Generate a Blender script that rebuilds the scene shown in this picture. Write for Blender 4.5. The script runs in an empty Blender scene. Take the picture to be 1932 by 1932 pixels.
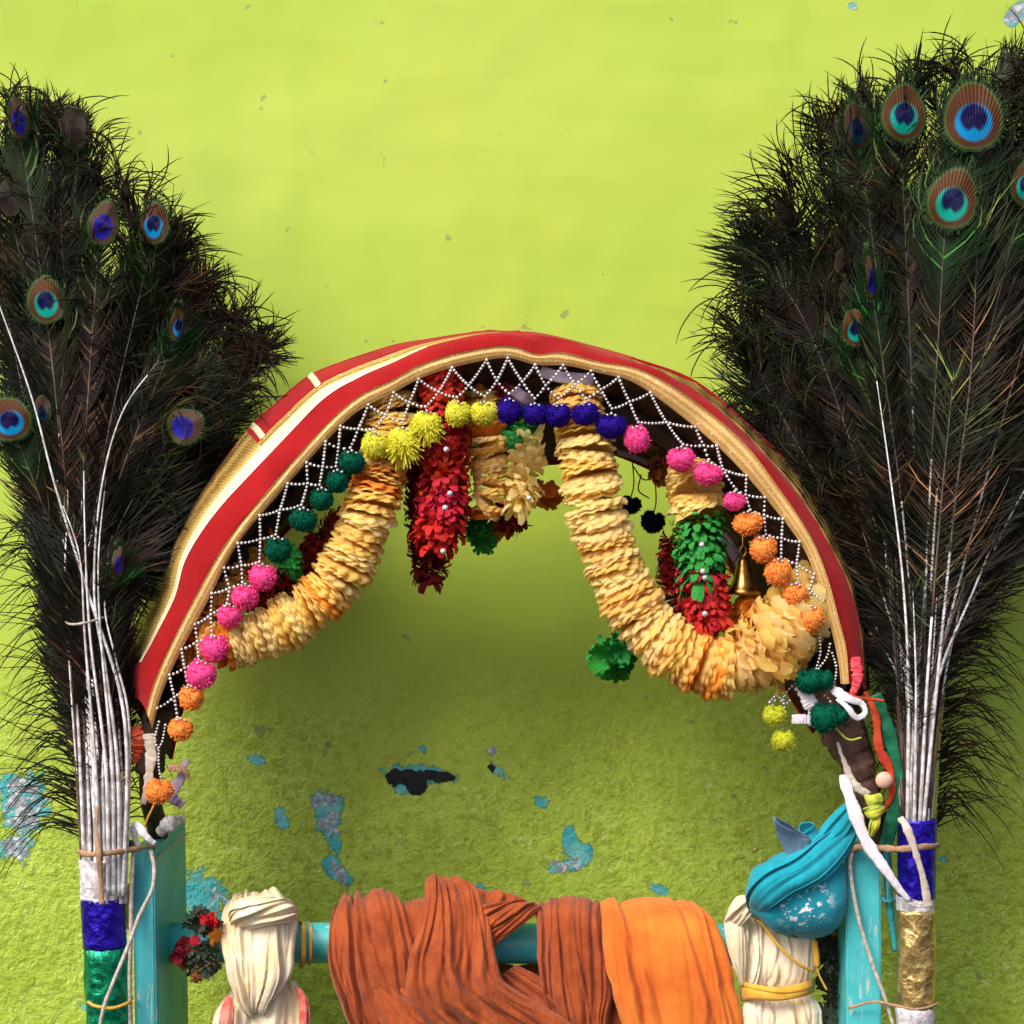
import bpy, math, random
import numpy as np
R = math.radians
rng = np.random.default_rng(7)
random.seed(7)
sc = bpy.context.scene

# ---------------------------------------------------------------- camera, sky, sun, exposure
CAM_D, CAM_Z, W0 = 2.2, 1.5, 1.2          # distance to the front plane, height, width seen there
S = W0 / 1932.0
cam = bpy.data.cameras.new('camera'); cam_o = bpy.data.objects.new('camera', cam)
sc.collection.objects.link(cam_o); sc.camera = cam_o
cam_o.location = (0, -CAM_D, CAM_Z); cam_o.rotation_euler = (R(90), 0, 0)
cam.angle = 2 * math.atan(W0 / 2 / CAM_D); cam.clip_start = 0.05; cam.clip_end = 200
SUN_DIR = np.array([-0.42, -0.60, 0.76]); SUN_DIR /= np.linalg.norm(SUN_DIR)
elev = math.asin(SUN_DIR[2]); azim = math.atan2(SUN_DIR[0], SUN_DIR[1])
wd = bpy.data.worlds.new("World"); sc.world = wd; wd.use_nodes = True
nt = wd.node_tree; bg = nt.nodes['Background']
sky = nt.nodes.new('ShaderNodeTexSky'); sky.sky_type = 'NISHITA'; sky.sun_disc = False
sky.sun_elevation = elev; sky.sun_rotation = azim % (2 * math.pi)
sky.air_density = 0.6; sky.dust_density = 4.0; sky.ozone_density = 0.2
nt.links.new(sky.outputs[0], bg.inputs[0]); bg.inputs[1].default_value = 0.105
sun = bpy.data.lights.new('sun', 'SUN'); sun.energy = 1.5; sun.angle = R(24); sun.color = (1, .95, .86)
sun_o = bpy.data.objects.new('sun', sun); sc.collection.objects.link(sun_o)
from mathutils import Vector
sun_o.rotation_euler = Vector(SUN_DIR).to_track_quat('Z', 'Y').to_euler(); sun_o.location = (-1, -2, 4)
vs = sc.view_settings; vs.view_transform = 'Standard'; vs.look = 'None'; vs.gamma = 1; vs.exposure = 0.92

# ---------------------------------------------------------------- helpers
def P(x, y, Y=0.0):
    x = np.asarray(x, float); y = np.asarray(y, float); Y = np.asarray(Y, float) + 0 * x
    k = (CAM_D + Y) / CAM_D
    return np.stack([(x - 966) * S * k, Y, (966 - y) * S * k + CAM_Z], -1)

def spline(pts, n):
    """Catmull-Rom through the points, resampled evenly to n points"""
    p = np.asarray(pts, float)
    if p.ndim == 1: p = p[:, None]
    q = np.vstack([2 * p[0] - p[1], p, 2 * p[-1] - p[-2]]); out = []
    t = np.linspace(0, 1, 16, endpoint=False)[:, None]
    for i in range(1, len(q) - 2):
        a, b, c, d = q[i-1], q[i], q[i+1], q[i+2]
        out.append(.5 * ((2*b) + (-a+c)*t + (2*a-5*b+4*c-d)*t**2 + (-a+3*b-3*c+d)*t**3))
    o = np.vstack(out + [p[-1:]])
    dd = min(3, o.shape[1])
    L = np.concatenate([[0], np.cumsum(np.linalg.norm(np.diff(o[:, :dd], axis=0), axis=1))])
    u = np.linspace(0, L[-1], n)
    return np.stack([np.interp(u, L, o[:, k]) for k in range(o.shape[1])], -1)

def snoise(n, freq, r=None):
    r = r or rng
    m = max(3, int(freq) + 2); k = r.uniform(-1, 1, m)
    x = np.linspace(0, m - 1, n); i = np.clip(x.astype(int), 0, m - 2); f = x - i; f = f*f*(3-2*f)
    return k[i] * (1-f) + k[i+1] * f

def mesh(name, V, F, smooth=True, uv=None, col=None):
    """V (n,3); F: list of index arrays (m,k)"""
    me = bpy.data.meshes.new(name)
    V = np.asarray(V, np.float32)
    if isinstance(F, np.ndarray): F = [F]
    F = [np.asarray(f, np.int32) for f in F if len(f)]
    loops = np.concatenate([f.ravel() for f in F])
    tot = np.concatenate([np.full(len(f), f.shape[1], np.int32) for f in F])
    start = np.concatenate([[0], np.cumsum(tot)[:-1]]).astype(np.int32)
    me.vertices.add(len(V)); me.vertices.foreach_set('co', V.ravel())
    me.loops.add(len(loops)); me.loops.foreach_set('vertex_index', loops)
    me.polygons.add(len(tot)); me.polygons.foreach_set('loop_start', start)
    me.polygons.foreach_set('loop_total', tot)
    me.polygons.foreach_set('use_smooth', np.full(len(tot), smooth))
    if uv is not None:
        l = me.uv_layers.new(name='UVMap'); l.data.foreach_set('uv', np.asarray(uv, np.float32)[loops].ravel())
    if col is not None:
        a = me.color_attributes.new('Col', 'FLOAT_COLOR', 'POINT')
        c = np.ones((len(V), 4), np.float32); c[:, :3] = col; a.data.foreach_set('color', c.ravel())
    me.update(calc_edges=True); me.validate()
    return me

def obj(name, me, mat=None, parent=None, **kw):
    o = bpy.data.objects.new(name, me); sc.collection.objects.link(o)
    if mat and me is not None and not me.materials: me.materials.append(mat)
    if parent is not None:
        o.parent = parent
        o.location = -parent_world(parent)
    for k, v in kw.items(): o[k] = v
    return o
WL = {}
def parent_world(p):
    return Vector(WL.get(p.name, (0, 0, 0)))
def thing(name, label, cat, at, group=None):
    o = bpy.data.objects.new(name, None); sc.collection.objects.link(o)
    o.location = at; o.empty_display_size = .05; WL[o.name] = tuple(float(v) for v in at)
    o['label'] = label; o['category'] = cat
    if group: o['group'] = group
    return o
def tag(o, label, cat, group=None):
    o['label'] = label; o['category'] = cat
    if group: o['group'] = group
    return o

def grid_faces(n, m, closed=False):
    i = np.arange(n-1)[:, None]; j = np.arange(m if closed else m-1)[None, :]; j2 = (j+1) % m
    return np.stack([i*m+j, i*m+j2, (i+1)*m+j2, (i+1)*m+j], -1).reshape(-1, 4)

def join(parts):
    V, F, n = [], [], 0
    for v, f in parts:
        V.append(v)
        for g in (f if isinstance(f, list) else [f]): F.append(g + n)
        n += len(v)
    return np.vstack(V), F

def frames(C):
    T = np.gradient(C, axis=0); T /= np.linalg.norm(T, axis=1)[:, None] + 1e-12
    ref = np.array([0, -1., 0]); A = np.cross(T, ref)
    bad = np.linalg.norm(A, axis=1) < .2
    A[bad] = np.cross(T[bad], [1., 0, 0.1])
    A /= np.linalg.norm(A, axis=1)[:, None]; B = np.cross(A, T)
    return T, A, B

def tube(C, r, n=8, flat=1.0, cap=True):
    C = np.asarray(C, float); T, A, B = frames(C); r = np.broadcast_to(np.asarray(r, float), (len(C),))
    th = np.linspace(0, 2*np.pi, n, endpoint=False)
    V = C[:, None] + r[:, None, None] * (np.cos(th)[None, :, None]*A[:, None] + flat*np.sin(th)[None, :, None]*B[:, None])
    F = [grid_faces(len(C), n, True)]
    if cap: F += [np.arange(n)[None, ::-1].copy(), (np.arange(n) + (len(C)-1)*n)[None]]
    return V.reshape(-1, 3), F

def ptube(pts, r_px, n=6, m=40, flat=1.0):
    c = spline(pts, m); return tube(P(c[:, 0], c[:, 1], c[:, 2]), np.asarray(r_px)*S, n, flat)

def ico(sub=1):
    import bmesh
    bm = bmesh.new(); bmesh.ops.create_icosphere(bm, subdivisions=sub, radius=1)
    v = np.array([x.co[:] for x in bm.verts]); f = np.array([[q.index for q in g.verts] for g in bm.faces]); bm.free()
    return v, f
ICO1, ICO2, ICO3 = ico(1), ico(2), ico(3)

# ---------------------------------------------------------------- materials
class N:
    def __init__(s, name):
        s.m = bpy.data.materials.new(name); s.m.use_nodes = True; s.t = s.m.node_tree
        s.b = s.t.nodes['Principled BSDF']; s.out = s.t.nodes['Material Output']
    def n(s, typ, **k):
        o = s.t.nodes.new(typ)
        for a, v in k.items():
            if a == 'i':
                for q, w in v.items():
                    if isinstance(w, bpy.types.NodeSocket): s.t.links.new(w, o.inputs[q])
                    else: o.inputs[q].default_value = w
            else: setattr(o, a, v)
        return o
    def coord(s, which='Object'): return s.n('ShaderNodeTexCoord').outputs[which]
    def noise(s, scale, detail=3, rough=.5, vec=None, w=0):
        o = s.n('ShaderNodeTexNoise', i={'Scale': scale, 'Detail': detail, 'Roughness': rough, 'Distortion': w})
        s.t.links.new(vec or s.coord(), o.inputs['Vector']); return o.outputs[0]
    def mix(s, f, a, b, typ='MIX'):
        o = s.n('ShaderNodeMix', data_type='RGBA', blend_type=typ)
        for q, w in ((0, f), (6, a), (7, b)):
            if isinstance(w, bpy.types.NodeSocket): s.t.links.new(w, o.inputs[q])
            else: o.inputs[q].default_value = w if q == 0 else (*w, 1)
        return o.outputs[2]
    def math(s, op, a, b=0, c=None):
        o = s.n('ShaderNodeMath', operation=op)
        for q, w in enumerate((a, b) if c is None else (a, b, c)):
            if isinstance(w, bpy.types.NodeSocket): s.t.links.new(w, o.inputs[q])
            else: o.inputs[q].default_value = w
        return o.outputs[0]
    def ramp(s, f, a, b):
        o = s.n('ShaderNodeMapRange', interpolation_type='SMOOTHSTEP', i={'Value': f, 'From Min': a, 'From Max': b}); return o.outputs[0]
    def bump(s, h, strength=.4, dist=.002, prev=None):
        o = s.n('ShaderNodeBump', i={'Height': h, 'Strength': strength, 'Distance': dist})
        if prev: s.t.links.new(prev, o.inputs['Normal'])
        return o.outputs[0]
    def set(s, **k):
        for a, w in k.items():
            a = a.replace('_', ' ')
            if isinstance(w, bpy.types.NodeSocket): s.t.links.new(w, s.b.inputs[a])
            else: s.b.inputs[a].default_value = (*w, 1) if isinstance(w, tuple) and len(w) == 3 else w
        return s

def simple(name, c1, c2=None, rough=.7, scale=60, bump=.3, bscale=900, bdist=.0006, metal=0, sheen=0, spec=.4, trans=0, objrand=0):
    m = N(name); c2 = c2 or tuple(x*.75 for x in c1)
    f = m.noise(scale, 4, .6)
    f = m.ramp(f, .35, .65)
    c = m.mix(f, c1, c2)
    if objrand:
        r = m.n('ShaderNodeObjectInfo').outputs['Random']
        h = m.n('ShaderNodeHueSaturation', i={'Color': c, 'Value': m.math('MULTIPLY_ADD', r, objrand, 1-objrand*.55), 'Hue': m.math('MULTIPLY_ADD', r, .02, .49)})
        c = h.outputs[0]
    m.set(Base_Color=c, Roughness=rough, Metallic=metal, Specular_IOR_Level=spec)
    if sheen: m.set(Sheen_Weight=sheen, Sheen_Roughness=.5)
    if bump: m.set(Normal=m.bump(m.noise(bscale, 3, .6), bump, bdist))
    if trans:
        tl = m.n('ShaderNodeBsdfTranslucent', i={'Color': c})
        mx = m.n('ShaderNodeMixShader', i={0: trans, 1: m.b.outputs[0], 2: tl.outputs[0]})
        m.t.links.new(mx.outputs[0], m.out.inputs[0])
    return m.m

def cloth_mat(name, c1, c2=None, weave=2600, sheen=.15, spec=.15, fine=.35, scale=40):
    m = N(name); c2 = c2 or tuple(x*.82 for x in c1)
    c = m.mix(m.ramp(m.noise(scale, 4, .6), .3, .7), c1, c2)
    co = m.coord()
    w1 = m.n('ShaderNodeTexWave', bands_direction='X', i={'Scale': weave/20, 'Distortion': 1.5, 'Detail': 2, 'Detail Scale': 3}); m.t.links.new(co, w1.inputs['Vector'])
    w2 = m.n('ShaderNodeTexWave', bands_direction='Z', i={'Scale': weave/20, 'Distortion': 1.5, 'Detail': 2, 'Detail Scale': 3}); m.t.links.new(co, w2.inputs['Vector'])
    h = m.math('ADD', w1.outputs[1], w2.outputs[1])
    nb = m.bump(h, fine*.4, .0003)
    mp = m.n('ShaderNodeMapping', i={'Vector': co, 'Scale': (1, 1, .14), 'Rotation': (0, .12, 0)})
    nb = m.bump(m.noise(150, 4, .6, vec=mp.outputs[0]), fine*1.3, .003, nb)
    nb = m.bump(m.noise(170, 4, .65), fine*.8, .0014, nb)
    m.set(Base_Color=c, Roughness=.85, Specular_IOR_Level=spec, Sheen_Weight=sheen, Normal=nb)
    return m.m

def foil(name, c1, c2, rough=.28, scale=70):
    m = N(name)
    v = m.n('ShaderNodeTexVoronoi', feature='F1', i={'Scale': scale}); m.t.links.new(m.coord(), v.inputs['Vector'])
    n = m.noise(scale*.7, 4, .7, w=1.2)
    c = m.mix(m.ramp(n, .35, .65), c1, c2)
    nb = m.bump(v.outputs[0], .5, .004); nb = m.bump(n, .7, .004, nb)
    m.set(Base_Color=c, Metallic=.75, Roughness=rough, Specular_IOR_Level=.8, Normal=nb)
    return m.m

def brocade(name, g1, g2, fleck, sx=380, sy=3, metal=.35):
    """woven metallic ribbon: u runs along it, v across"""
    m = N(name); uv = m.n('ShaderNodeUVMap').outputs[0]
    sep = m.n('ShaderNodeSeparateXYZ', i={0: uv})
    lines = m.math('SINE', m.math('MULTIPLY', sep.outputs[1], sy*6.283))
    cross = m.math('SINE', m.math('MULTIPLY', m.math('ADD', sep.outputs[0], m.math('MULTIPLY', sep.outputs[1], .012)), sx*6.283))
    f = m.ramp(m.math('ADD', m.math('MULTIPLY', lines, .6), m.math('MULTIPLY', cross, .4)), -.5, .6)
    c = m.mix(f, g2, g1)
    sp = m.noise(330, 3, .7)
    c = m.mix(m.ramp(sp, .56, .66), c, fleck)
    nb = m.bump(m.math('ADD', f, sp), .25, .0010)
    m.set(Base_Color=c, Metallic=metal, Roughness=.42, Normal=nb)
    return m.m

M = {}
M['yellow'] = [simple('petal_cloth_cream', (1.0,.87,.44), (1.0,.80,.32), .8, 45, .3, trans=.55, objrand=.05),
               simple('petal_cloth_yellow', (1.0,.80,.28), (1.0,.70,.17), .8, 45, .3, trans=.55, objrand=.06),
               simple('petal_cloth_amber', (1.0,.50,.07), (.96,.38,.04), .8, 45, .3, trans=.55, objrand=.08)]
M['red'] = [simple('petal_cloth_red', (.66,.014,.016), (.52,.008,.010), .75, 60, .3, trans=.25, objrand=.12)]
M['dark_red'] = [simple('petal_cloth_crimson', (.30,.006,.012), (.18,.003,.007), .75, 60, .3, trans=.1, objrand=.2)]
M['green'] = [simple('petal_cloth_green', (.03,.36,.06), (.02,.24,.035), .75, 60, .3, trans=.2, objrand=.2)]
M['orange'] = [simple('petal_cloth_orange', (.75,.26,.03), (.55,.15,.02), .8, 60, .3, trans=.2, objrand=.2)]
M['dried'] = [simple('dried_petal', (.30,.10,.015), (.10,.03,.008), .85, 120, .4, objrand=.3)]
M['pearl'] = simple('white_bead', (.80,.78,.78), (.48,.46,.48), .25, 260, 0, spec=.6, metal=.25)
M['silver'] = simple('silver_bead', (.72,.70,.74), (.45,.43,.48), .3, 300, 0, metal=.6)
M['brass'] = simple('brass', (.55,.30,.08), (.20,.10,.03), .3, 60, .2, metal=1)
M['wood'] = simple('dark_wood', (.05,.025,.014), (.02,.010,.006), .7, 60, .5, 120, .003)
M['quill'] = simple('feather_quill', (.88,.86,.88), (.42,.39,.38), .35, 90, .2, spec=.5, objrand=.2)
M['quill_brown'] = simple('feather_quill_brown', (.15,.09,.065), (.05,.03,.022), .4, 60, .2, spec=.6, objrand=.4)
M['twine_tan'] = simple('tan_twine', (.50,.30,.17), (.36,.21,.12), .9, 200, .8, 500, .002)
M['twine_white'] = simple('white_string', (.62,.56,.50), (.38,.33,.28), .9, 200, .8, 600, .002)
M['cream_tape'] = cloth_mat('cream_cotton_tape', (.68,.60,.52), (.50,.42,.34))
M['white_ribbon'] = cloth_mat('white_ribbon', (.80,.77,.82), (.64,.58,.66))
M['lilac'] = cloth_mat('lilac_ribbon', (.42,.34,.44), (.28,.20,.28))
M['rust'] = cloth_mat('rust_cotton', (.40,.086,.022), (.28,.052,.014), fine=.6)
M['saffron'] = cloth_mat('saffron_cotton', (.74,.22,.030), (.60,.12,.018), fine=.4, scale=12)
M['cream'] = cloth_mat('cream_muslin', (.84,.74,.58), (.80,.64,.38), fine=.5, scale=22)
M['teal_cloth'] = cloth_mat('teal_cotton', (.012,.34,.44), (.008,.27,.36), fine=.4)
M['slate_cloth'] = cloth_mat('slate_blue_cotton', (.16,.28,.40), (.08,.15,.24))
M['mustard'] = cloth_mat('mustard_cotton', (.72,.42,.06), (.60,.30,.03))
M['greenrib'] = simple('green_satin', (.012,.20,.09), (.006,.10,.05), .45, 60, .2)
M['redrib'] = simple('orange_red_satin', (.62,.07,.015), (.40,.03,.01), .5, 60, .2)
M['yellowrib'] = simple('yellow_ribbon', (.62,.58,.04), (.35,.45,.05), .6, 60, .2)
M['paper'] = simple('white_paper', (.80,.77,.79), (.45,.42,.44), .7, 130, .6, 160, .003)
M['blue_foil'] = foil('blue_foil', (.035,.012,.62), (.02,.006,.36))
M['green_foil'] = foil('green_foil', (.004,.42,.20), (.002,.16,.08))
M['gold_foil'] = foil('gold_foil', (.78,.58,.22), (.42,.26,.08))
M['redcloth'] = cloth_mat('red_cloth', (.36,.006,.008), (.27,.004,.006), fine=.25, sheen=.1, scale=15)
M['whitecloth'] = brocade('pale_gold_satin', (.92,.86,.60), (.82,.70,.38), (.95,.92,.78), 9, 2, .1)
M['trim'] = brocade('gold_trim', (.86,.55,.20), (.62,.33,.09), (.88,.74,.42))
M['gold_border'] = brocade('old_gold_border', (.62,.40,.10), (.30,.17,.03), (.75,.60,.28), 330, 2)
M['black_gold'] = brocade('black_gold_border', (.55,.33,.08), (.03,.015,.008), (.80,.60,.25), 40, 4, .5)

def paint_mat(name, c, c2, worn):
    m = N(name)
    f = m.noise(14, 5, .6); col = m.mix(m.ramp(f, .35, .7), c, c2)
    mp = m.n('ShaderNodeMapping', i={'Vector': m.coord(), 'Scale': (1, 1, .12)})
    sc_ = m.noise(190, 3, .7, vec=mp.outputs[0])
    big = m.noise(9, 2, .5)
    mask = m.math('MULTIPLY', m.ramp(sc_, .58, .66), m.ramp(big, .40, .58))
    col = m.mix(mask, col, worn)
    m.set(Base_Color=col, Roughness=.42, Normal=m.bump(m.math('SUBTRACT', m.noise(60, 4, .6), mask), .35, .0015))
    return m.m
M['teal_paint'] = paint_mat('teal_gloss_paint', (.08,.54,.58), (.05,.44,.46), (.55,.58,.55))
M['teal_rail'] = paint_mat('teal_rail_paint', (.02,.30,.33), (.02,.24,.27), (.3,.4,.4))

# lining: brown printed cloth
m = N('brown_print_lining')
v = m.n('ShaderNodeTexVoronoi', i={'Scale': 38.}); m.t.links.new(m.coord(), v.inputs['Vector'])
m.set(Base_Color=m.mix(m.ramp(v.outputs[0], .10, .30), (.16,.07,.025), m.mix(m.ramp(m.noise(70), .4, .6), (.035,.012,.010), (.07,.024,.018))), Roughness=.85,
      Normal=m.bump(m.noise(80), .6, .004))
M['lining'] = m.m
# barbs
m = N('feather_barb')
r = m.n('ShaderNodeObjectInfo').outputs['Random']
a = m.n('ShaderNodeAttribute', attribute_name='Col').outputs[0]
c = m.mix(m.ramp(m.noise(14, 2), .38, .62), (.011,.0065,.0035), (.0045,.0065,.003))
c = m.mix(m.ramp(r, .70, .95), c, (.018,.008,.006))
c = m.mix(1.0, c, a, 'MULTIPLY')
m.set(Base_Color=c, Roughness=.5, Specular_IOR_Level=.12)
M['barb'] = m.m
m = N('feather_eye')
a = m.n('ShaderNodeAttribute', attribute_name='Col').outputs[0]
uv = m.n('ShaderNodeUVMap').outputs[0]; sep = m.n('ShaderNodeSeparateXYZ', i={0: uv})
ang = m.math('ARCTAN2', sep.outputs[0], m.math('ADD', sep.outputs[1], 1.3))
ln = m.math('SINE', m.math('MULTIPLY', ang, 95))
m.set(Base_Color=m.mix(m.ramp(ln, -7, .2), (0,0,0), a), Roughness=.5, Specular_IOR_Level=.15, Normal=m.bump(ln, .4, .0008))
M['eye'] = m.m

# ---------------------------------------------------------------- the wall
WALL_Y = 0.30
def build_wall():
    nx = nz = 420
    xs = np.linspace(-1.6, 1.6, nx); zs = np.linspace(0.2, 2.9, nz)
    X, Z = np.meshgrid(xs, zs)
    k = (CAM_D + WALL_Y) / CAM_D
    px = X / (S*k) + 966; py = 966 - (Z - CAM_Z) / (S*k)
    # one slow unevenness of the plaster
    Yv = WALL_Y + .004*np.sin(X*5.1+1)*np.cos(Z*4.3) + .002*np.sin(X*13+Z*9)
    blobs = [  # x, y, rx, ry, angle, core
        (45,1520,42,62,20,.8),(30,1600,30,30,0,.9),(50,1490,25,22,0,1),(15,1480,26,22,0,.3),
        (390,1690,55,40,35,.35),(372,1735,34,34,0,.2),(425,1700,22,12,40,.9),
        (615,1515,30,24,0,.8),(618,1555,26,26,0,.9),(632,1590,14,20,0,.1),(625,1625,16,22,0,.2),(645,1650,22,18,30,.8),
        (533,1545,13,25,-20,.05),(484,1434,18,9,10,.6),(797,1415,9,7,0,.5),(928,1417,9,8,0,1),(942,1456,24,9,42,.2),
        (1024,1512,16,12,0,.0),(1075,1580,12,26,10,.1),(1090,1610,26,24,0,.3),(1072,1632,34,14,-8,.7),(1242,1676,22,9,20,.7),
        (1362,705,8,4,0,1),(740,640,7,5,0,1),(600,648,6,6,0,1),(690,640,9,4,0,1),(1412,290,4,12,0,1),(1131,514,5,4,0,1),
        (790,1462,76,18,3,.0),(770,1482,30,16,0,.0),(170,1905,32,8,25,.3),(905,1675,12,9,0,.8),(1780,1620,10,7,0,.5),
        (1610,12,10,7,0,1),(1918,22,14,28,30,1),(1330,640,6,4,0,1),(1300,800,10,5,0,.4),(350,1370,1,1,0,0)]
    peel = np.zeros_like(px); core = np.zeros_like(px)
    for (x, y, rx, ry, an, co) in blobs:
        c, s_ = math.cos(R(an)), math.sin(R(an))
        u = ((px-x)*c + (py-y)*s_)/rx; w = (-(px-x)*s_ + (py-y)*c)/ry
        b = np.exp(-.7*(u*u+w*w)); peel = np.maximum(peel, b); core = np.maximum(core, b*co)
    hole = np.zeros_like(px)
    for (x, y, rx, ry) in [(742,1468,16,17),(785,1478,22,24),(835,1467,24,12),(765,1464,26,12),(928,1449,10,8),(810,1464,26,10)]:
        hole = np.maximum(hole, np.exp(-.7*(((px-x)/rx)**2+((py-y)/ry)**2)))
    V = np.stack([X, Yv, Z], -1).reshape(-1, 3)
    me = mesh('wall', V, grid_faces(nz, nx)[:, ::-1].copy(), True, col=np.stack([peel, hole, core], -1).reshape(-1, 3))
    m = N('lime_painted_plaster'); co = m.coord()
    sepz = m.n('ShaderNodeSeparateXYZ', i={0: co}).outputs[2]
    low = m.ramp(m.math('ADD', sepz, m.math('MULTIPLY', m.noise(3, 3), .35)), 1.56, 1.26)   # 1 where the render is rough
    big = m.noise(1.7, 3, .5); mid = m.noise(9, 4, .6)
    base = m.mix(m.ramp(big, .35, .65), (.405,.57,.064), (.47,.59,.086))
    base = m.mix(m.math('MULTIPLY', m.ramp(mid, .5, .75), .35), base, (.52,.60,.06))
    # rough render: worm-like grain with paint worn to ochre
    g1 = m.noise(72, 3, .6, w=.3); g2 = m.noise(190, 3, .65)
    grain = m.math('MULTIPLY', m.ramp(m.math('ADD', m.math('MULTIPLY', g1, .6), m.math('MULTIPLY', g2, .4)), .46, .62), low)
    base = m.mix(m.math('MULTIPLY', grain, .75), base, (.24,.29,.022))
    base = m.mix(m.math('MULTIPLY', m.ramp(m.noise(110, 3, .7, w=.5), .58, .68), m.math('MULTIPLY', low, .55)), base, (.78,.86,.36))
    base = m.mix(m.math('MULTIPLY', m.ramp(m.noise(60, 4, .7), .66, .71), m.math('MULTIPLY', low, .6)), base, (.50,.46,.36))
    base = m.mix(m.math('MULTIPLY', m.math('MULTIPLY', m.ramp(m.noise(7, 5, .65), .40, .62), low), .55), base, (.33,.42,.035))
    mpb = m.n('ShaderNodeMapping', i={'Vector': co, 'Scale': (1, 1, .35), 'Rotation': (0, .25, 0)})
    base = m.mix(m.math('MULTIPLY', m.ramp(m.noise(3.2, 5, .6, vec=mpb.outputs[0]), .50, .66), .40), base, (.31,.49,.045))
    mps = m.n('ShaderNodeMapping', i={'Vector': co, 'Scale': (.18, 1, 1), 'Rotation': (0, -.3, 0)})
    base = m.mix(m.math('MULTIPLY', m.ramp(m.noise(26, 4, .65, vec=mps.outputs[0]), .50, .70), .16), base, (.30,.46,.04))
    # small dirt on the smooth part
    base = m.mix(m.math('MULTIPLY', m.ramp(m.noise(22, 6, .72), .64, .74), .5), base, (.34,.46,.05))
    base = m.mix(m.math('MULTIPLY', m.ramp(m.noise(31, 2, .5, w=.3), .715, .75), .6), base, (.20,.24,.10))
    at = m.n('ShaderNodeAttribute', attribute_name='Col'); sp = m.n('ShaderNodeSeparateColor', i={0: at.outputs[0]})
    edge = m.math('MULTIPLY', m.math('SUBTRACT', m.noise(42, 7, .8), .5), 1.25)
    edge = m.math('MULTIPLY', m.math('MULTIPLY', edge, 1.9), m.ramp(sp.outputs[0], .12, .45))
    pk = m.ramp(m.math('ADD', sp.outputs[0], edge), .50, .535)
    ck = m.ramp(m.math('ADD', sp.outputs[2], m.math('MULTIPLY', m.math('SUBTRACT', m.noise(75, 5, .75), .5), 2.6)), .52, .60)
    hk = m.ramp(m.math('ADD', sp.outputs[1], m.math('MULTIPLY', edge, .5)), .50, .54)
    teal = m.mix(m.ramp(m.noise(35, 3), .4, .62), (.06,.42,.45), (.16,.52,.50))
    base = m.mix(pk, base, teal)
    base = m.mix(m.math('MULTIPLY', pk, ck), base, m.mix(m.ramp(m.noise(110, 3), .35, .55), (.62,.64,.68), (.24,.28,.32)))
    base = m.mix(hk, base, (.012,.012,.014))
    gb = m.math('MULTIPLY', m.math('ADD', g1, m.math('MULTIPLY', g2, .5)), m.math('MULTIPLY_ADD', low, .98, .02))
    nb = m.bump(gb, .75, .006)
    nb = m.bump(m.math('SUBTRACT', 1, m.math('ADD', pk, hk)), 1, .0025, nb)
    nb = m.bump(m.noise(5, 2, .5), .4, .02, nb)
    m.set(Base_Color=base, Roughness=.62, Specular_IOR_Level=.3, Normal=nb)
    o = obj('wall', me, m.m); o['kind'] = 'structure'; o['label'] = 'lime green painted plaster wall with peeled spots'
build_wall()

# ---------------------------------------------------------------- frame: two posts and the round rail
def box(x0, x1, y0, y1, Y0, Y1, bev=.002, dx=0.):
    """upright box; pixel extents of its front face, depth in metres; dx shifts its foot"""
    import bmesh
    a = P(x0, y0, Y0); b = P(x1, y1, Y0)
    bm = bmesh.new(); vs_ = []
    for (x, z, sh) in ((a[0], b[2], dx), (b[0], b[2], dx), (b[0], a[2], 0), (a[0], a[2], 0)):
        for y in (Y0, Y1): vs_.append(bm.verts.new((x+sh*S, y, z)))
    bm.verts.ensure_lookup_table(); q = bm.verts
    for f in ((0,2,4,6),(1,7,5,3),(0,1,3,2),(2,3,5,4),(4,5,7,6),(6,7,1,0)): bm.faces.new([q[i] for i in f])
    bmesh.ops.recalc_face_normals(bm, faces=bm.faces)
    bmesh.ops.bevel(bm, geom=bm.edges[:], offset=bev, segments=2, affect='EDGES')
    me = bpy.data.meshes.new('post'); bm.to_mesh(me); bm.free(); return me
stand = thing('teal_stand', 'teal painted wooden stand with two posts and a round crossbar', 'stand', P(966, 2250, .08))
obj('post', box(249, 290, 1602, 2250, -.012, .20, dx=10), M['teal_paint'], stand, label='left post, cyan front and dark green side')
obj('post', box(1596, 1662, 1600, 2250, -.012, .12, dx=2), M['teal_paint'], stand, label='right teal post')
V, F = ptube([(320,1779,.09),(700,1779,.09),(1200,1781,.09),(1650,1782,.09)], 39, 32, 30)
obj('crossbar', mesh('crossbar', V, F), M['teal_paint'], stand)
V, F = join([ptube([(1672,1600,.0),(1678,1700,.0),(1690,1795,.0)], [8]*20+[6]*10, 10, 30), ptube([(1662,1690,-.004),(1672,1701,-.012),(1690,1697,-.004)], 3, 8, 14)])
obj('rail', mesh('rail', V, F), M['teal_rail'], stand)

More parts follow.
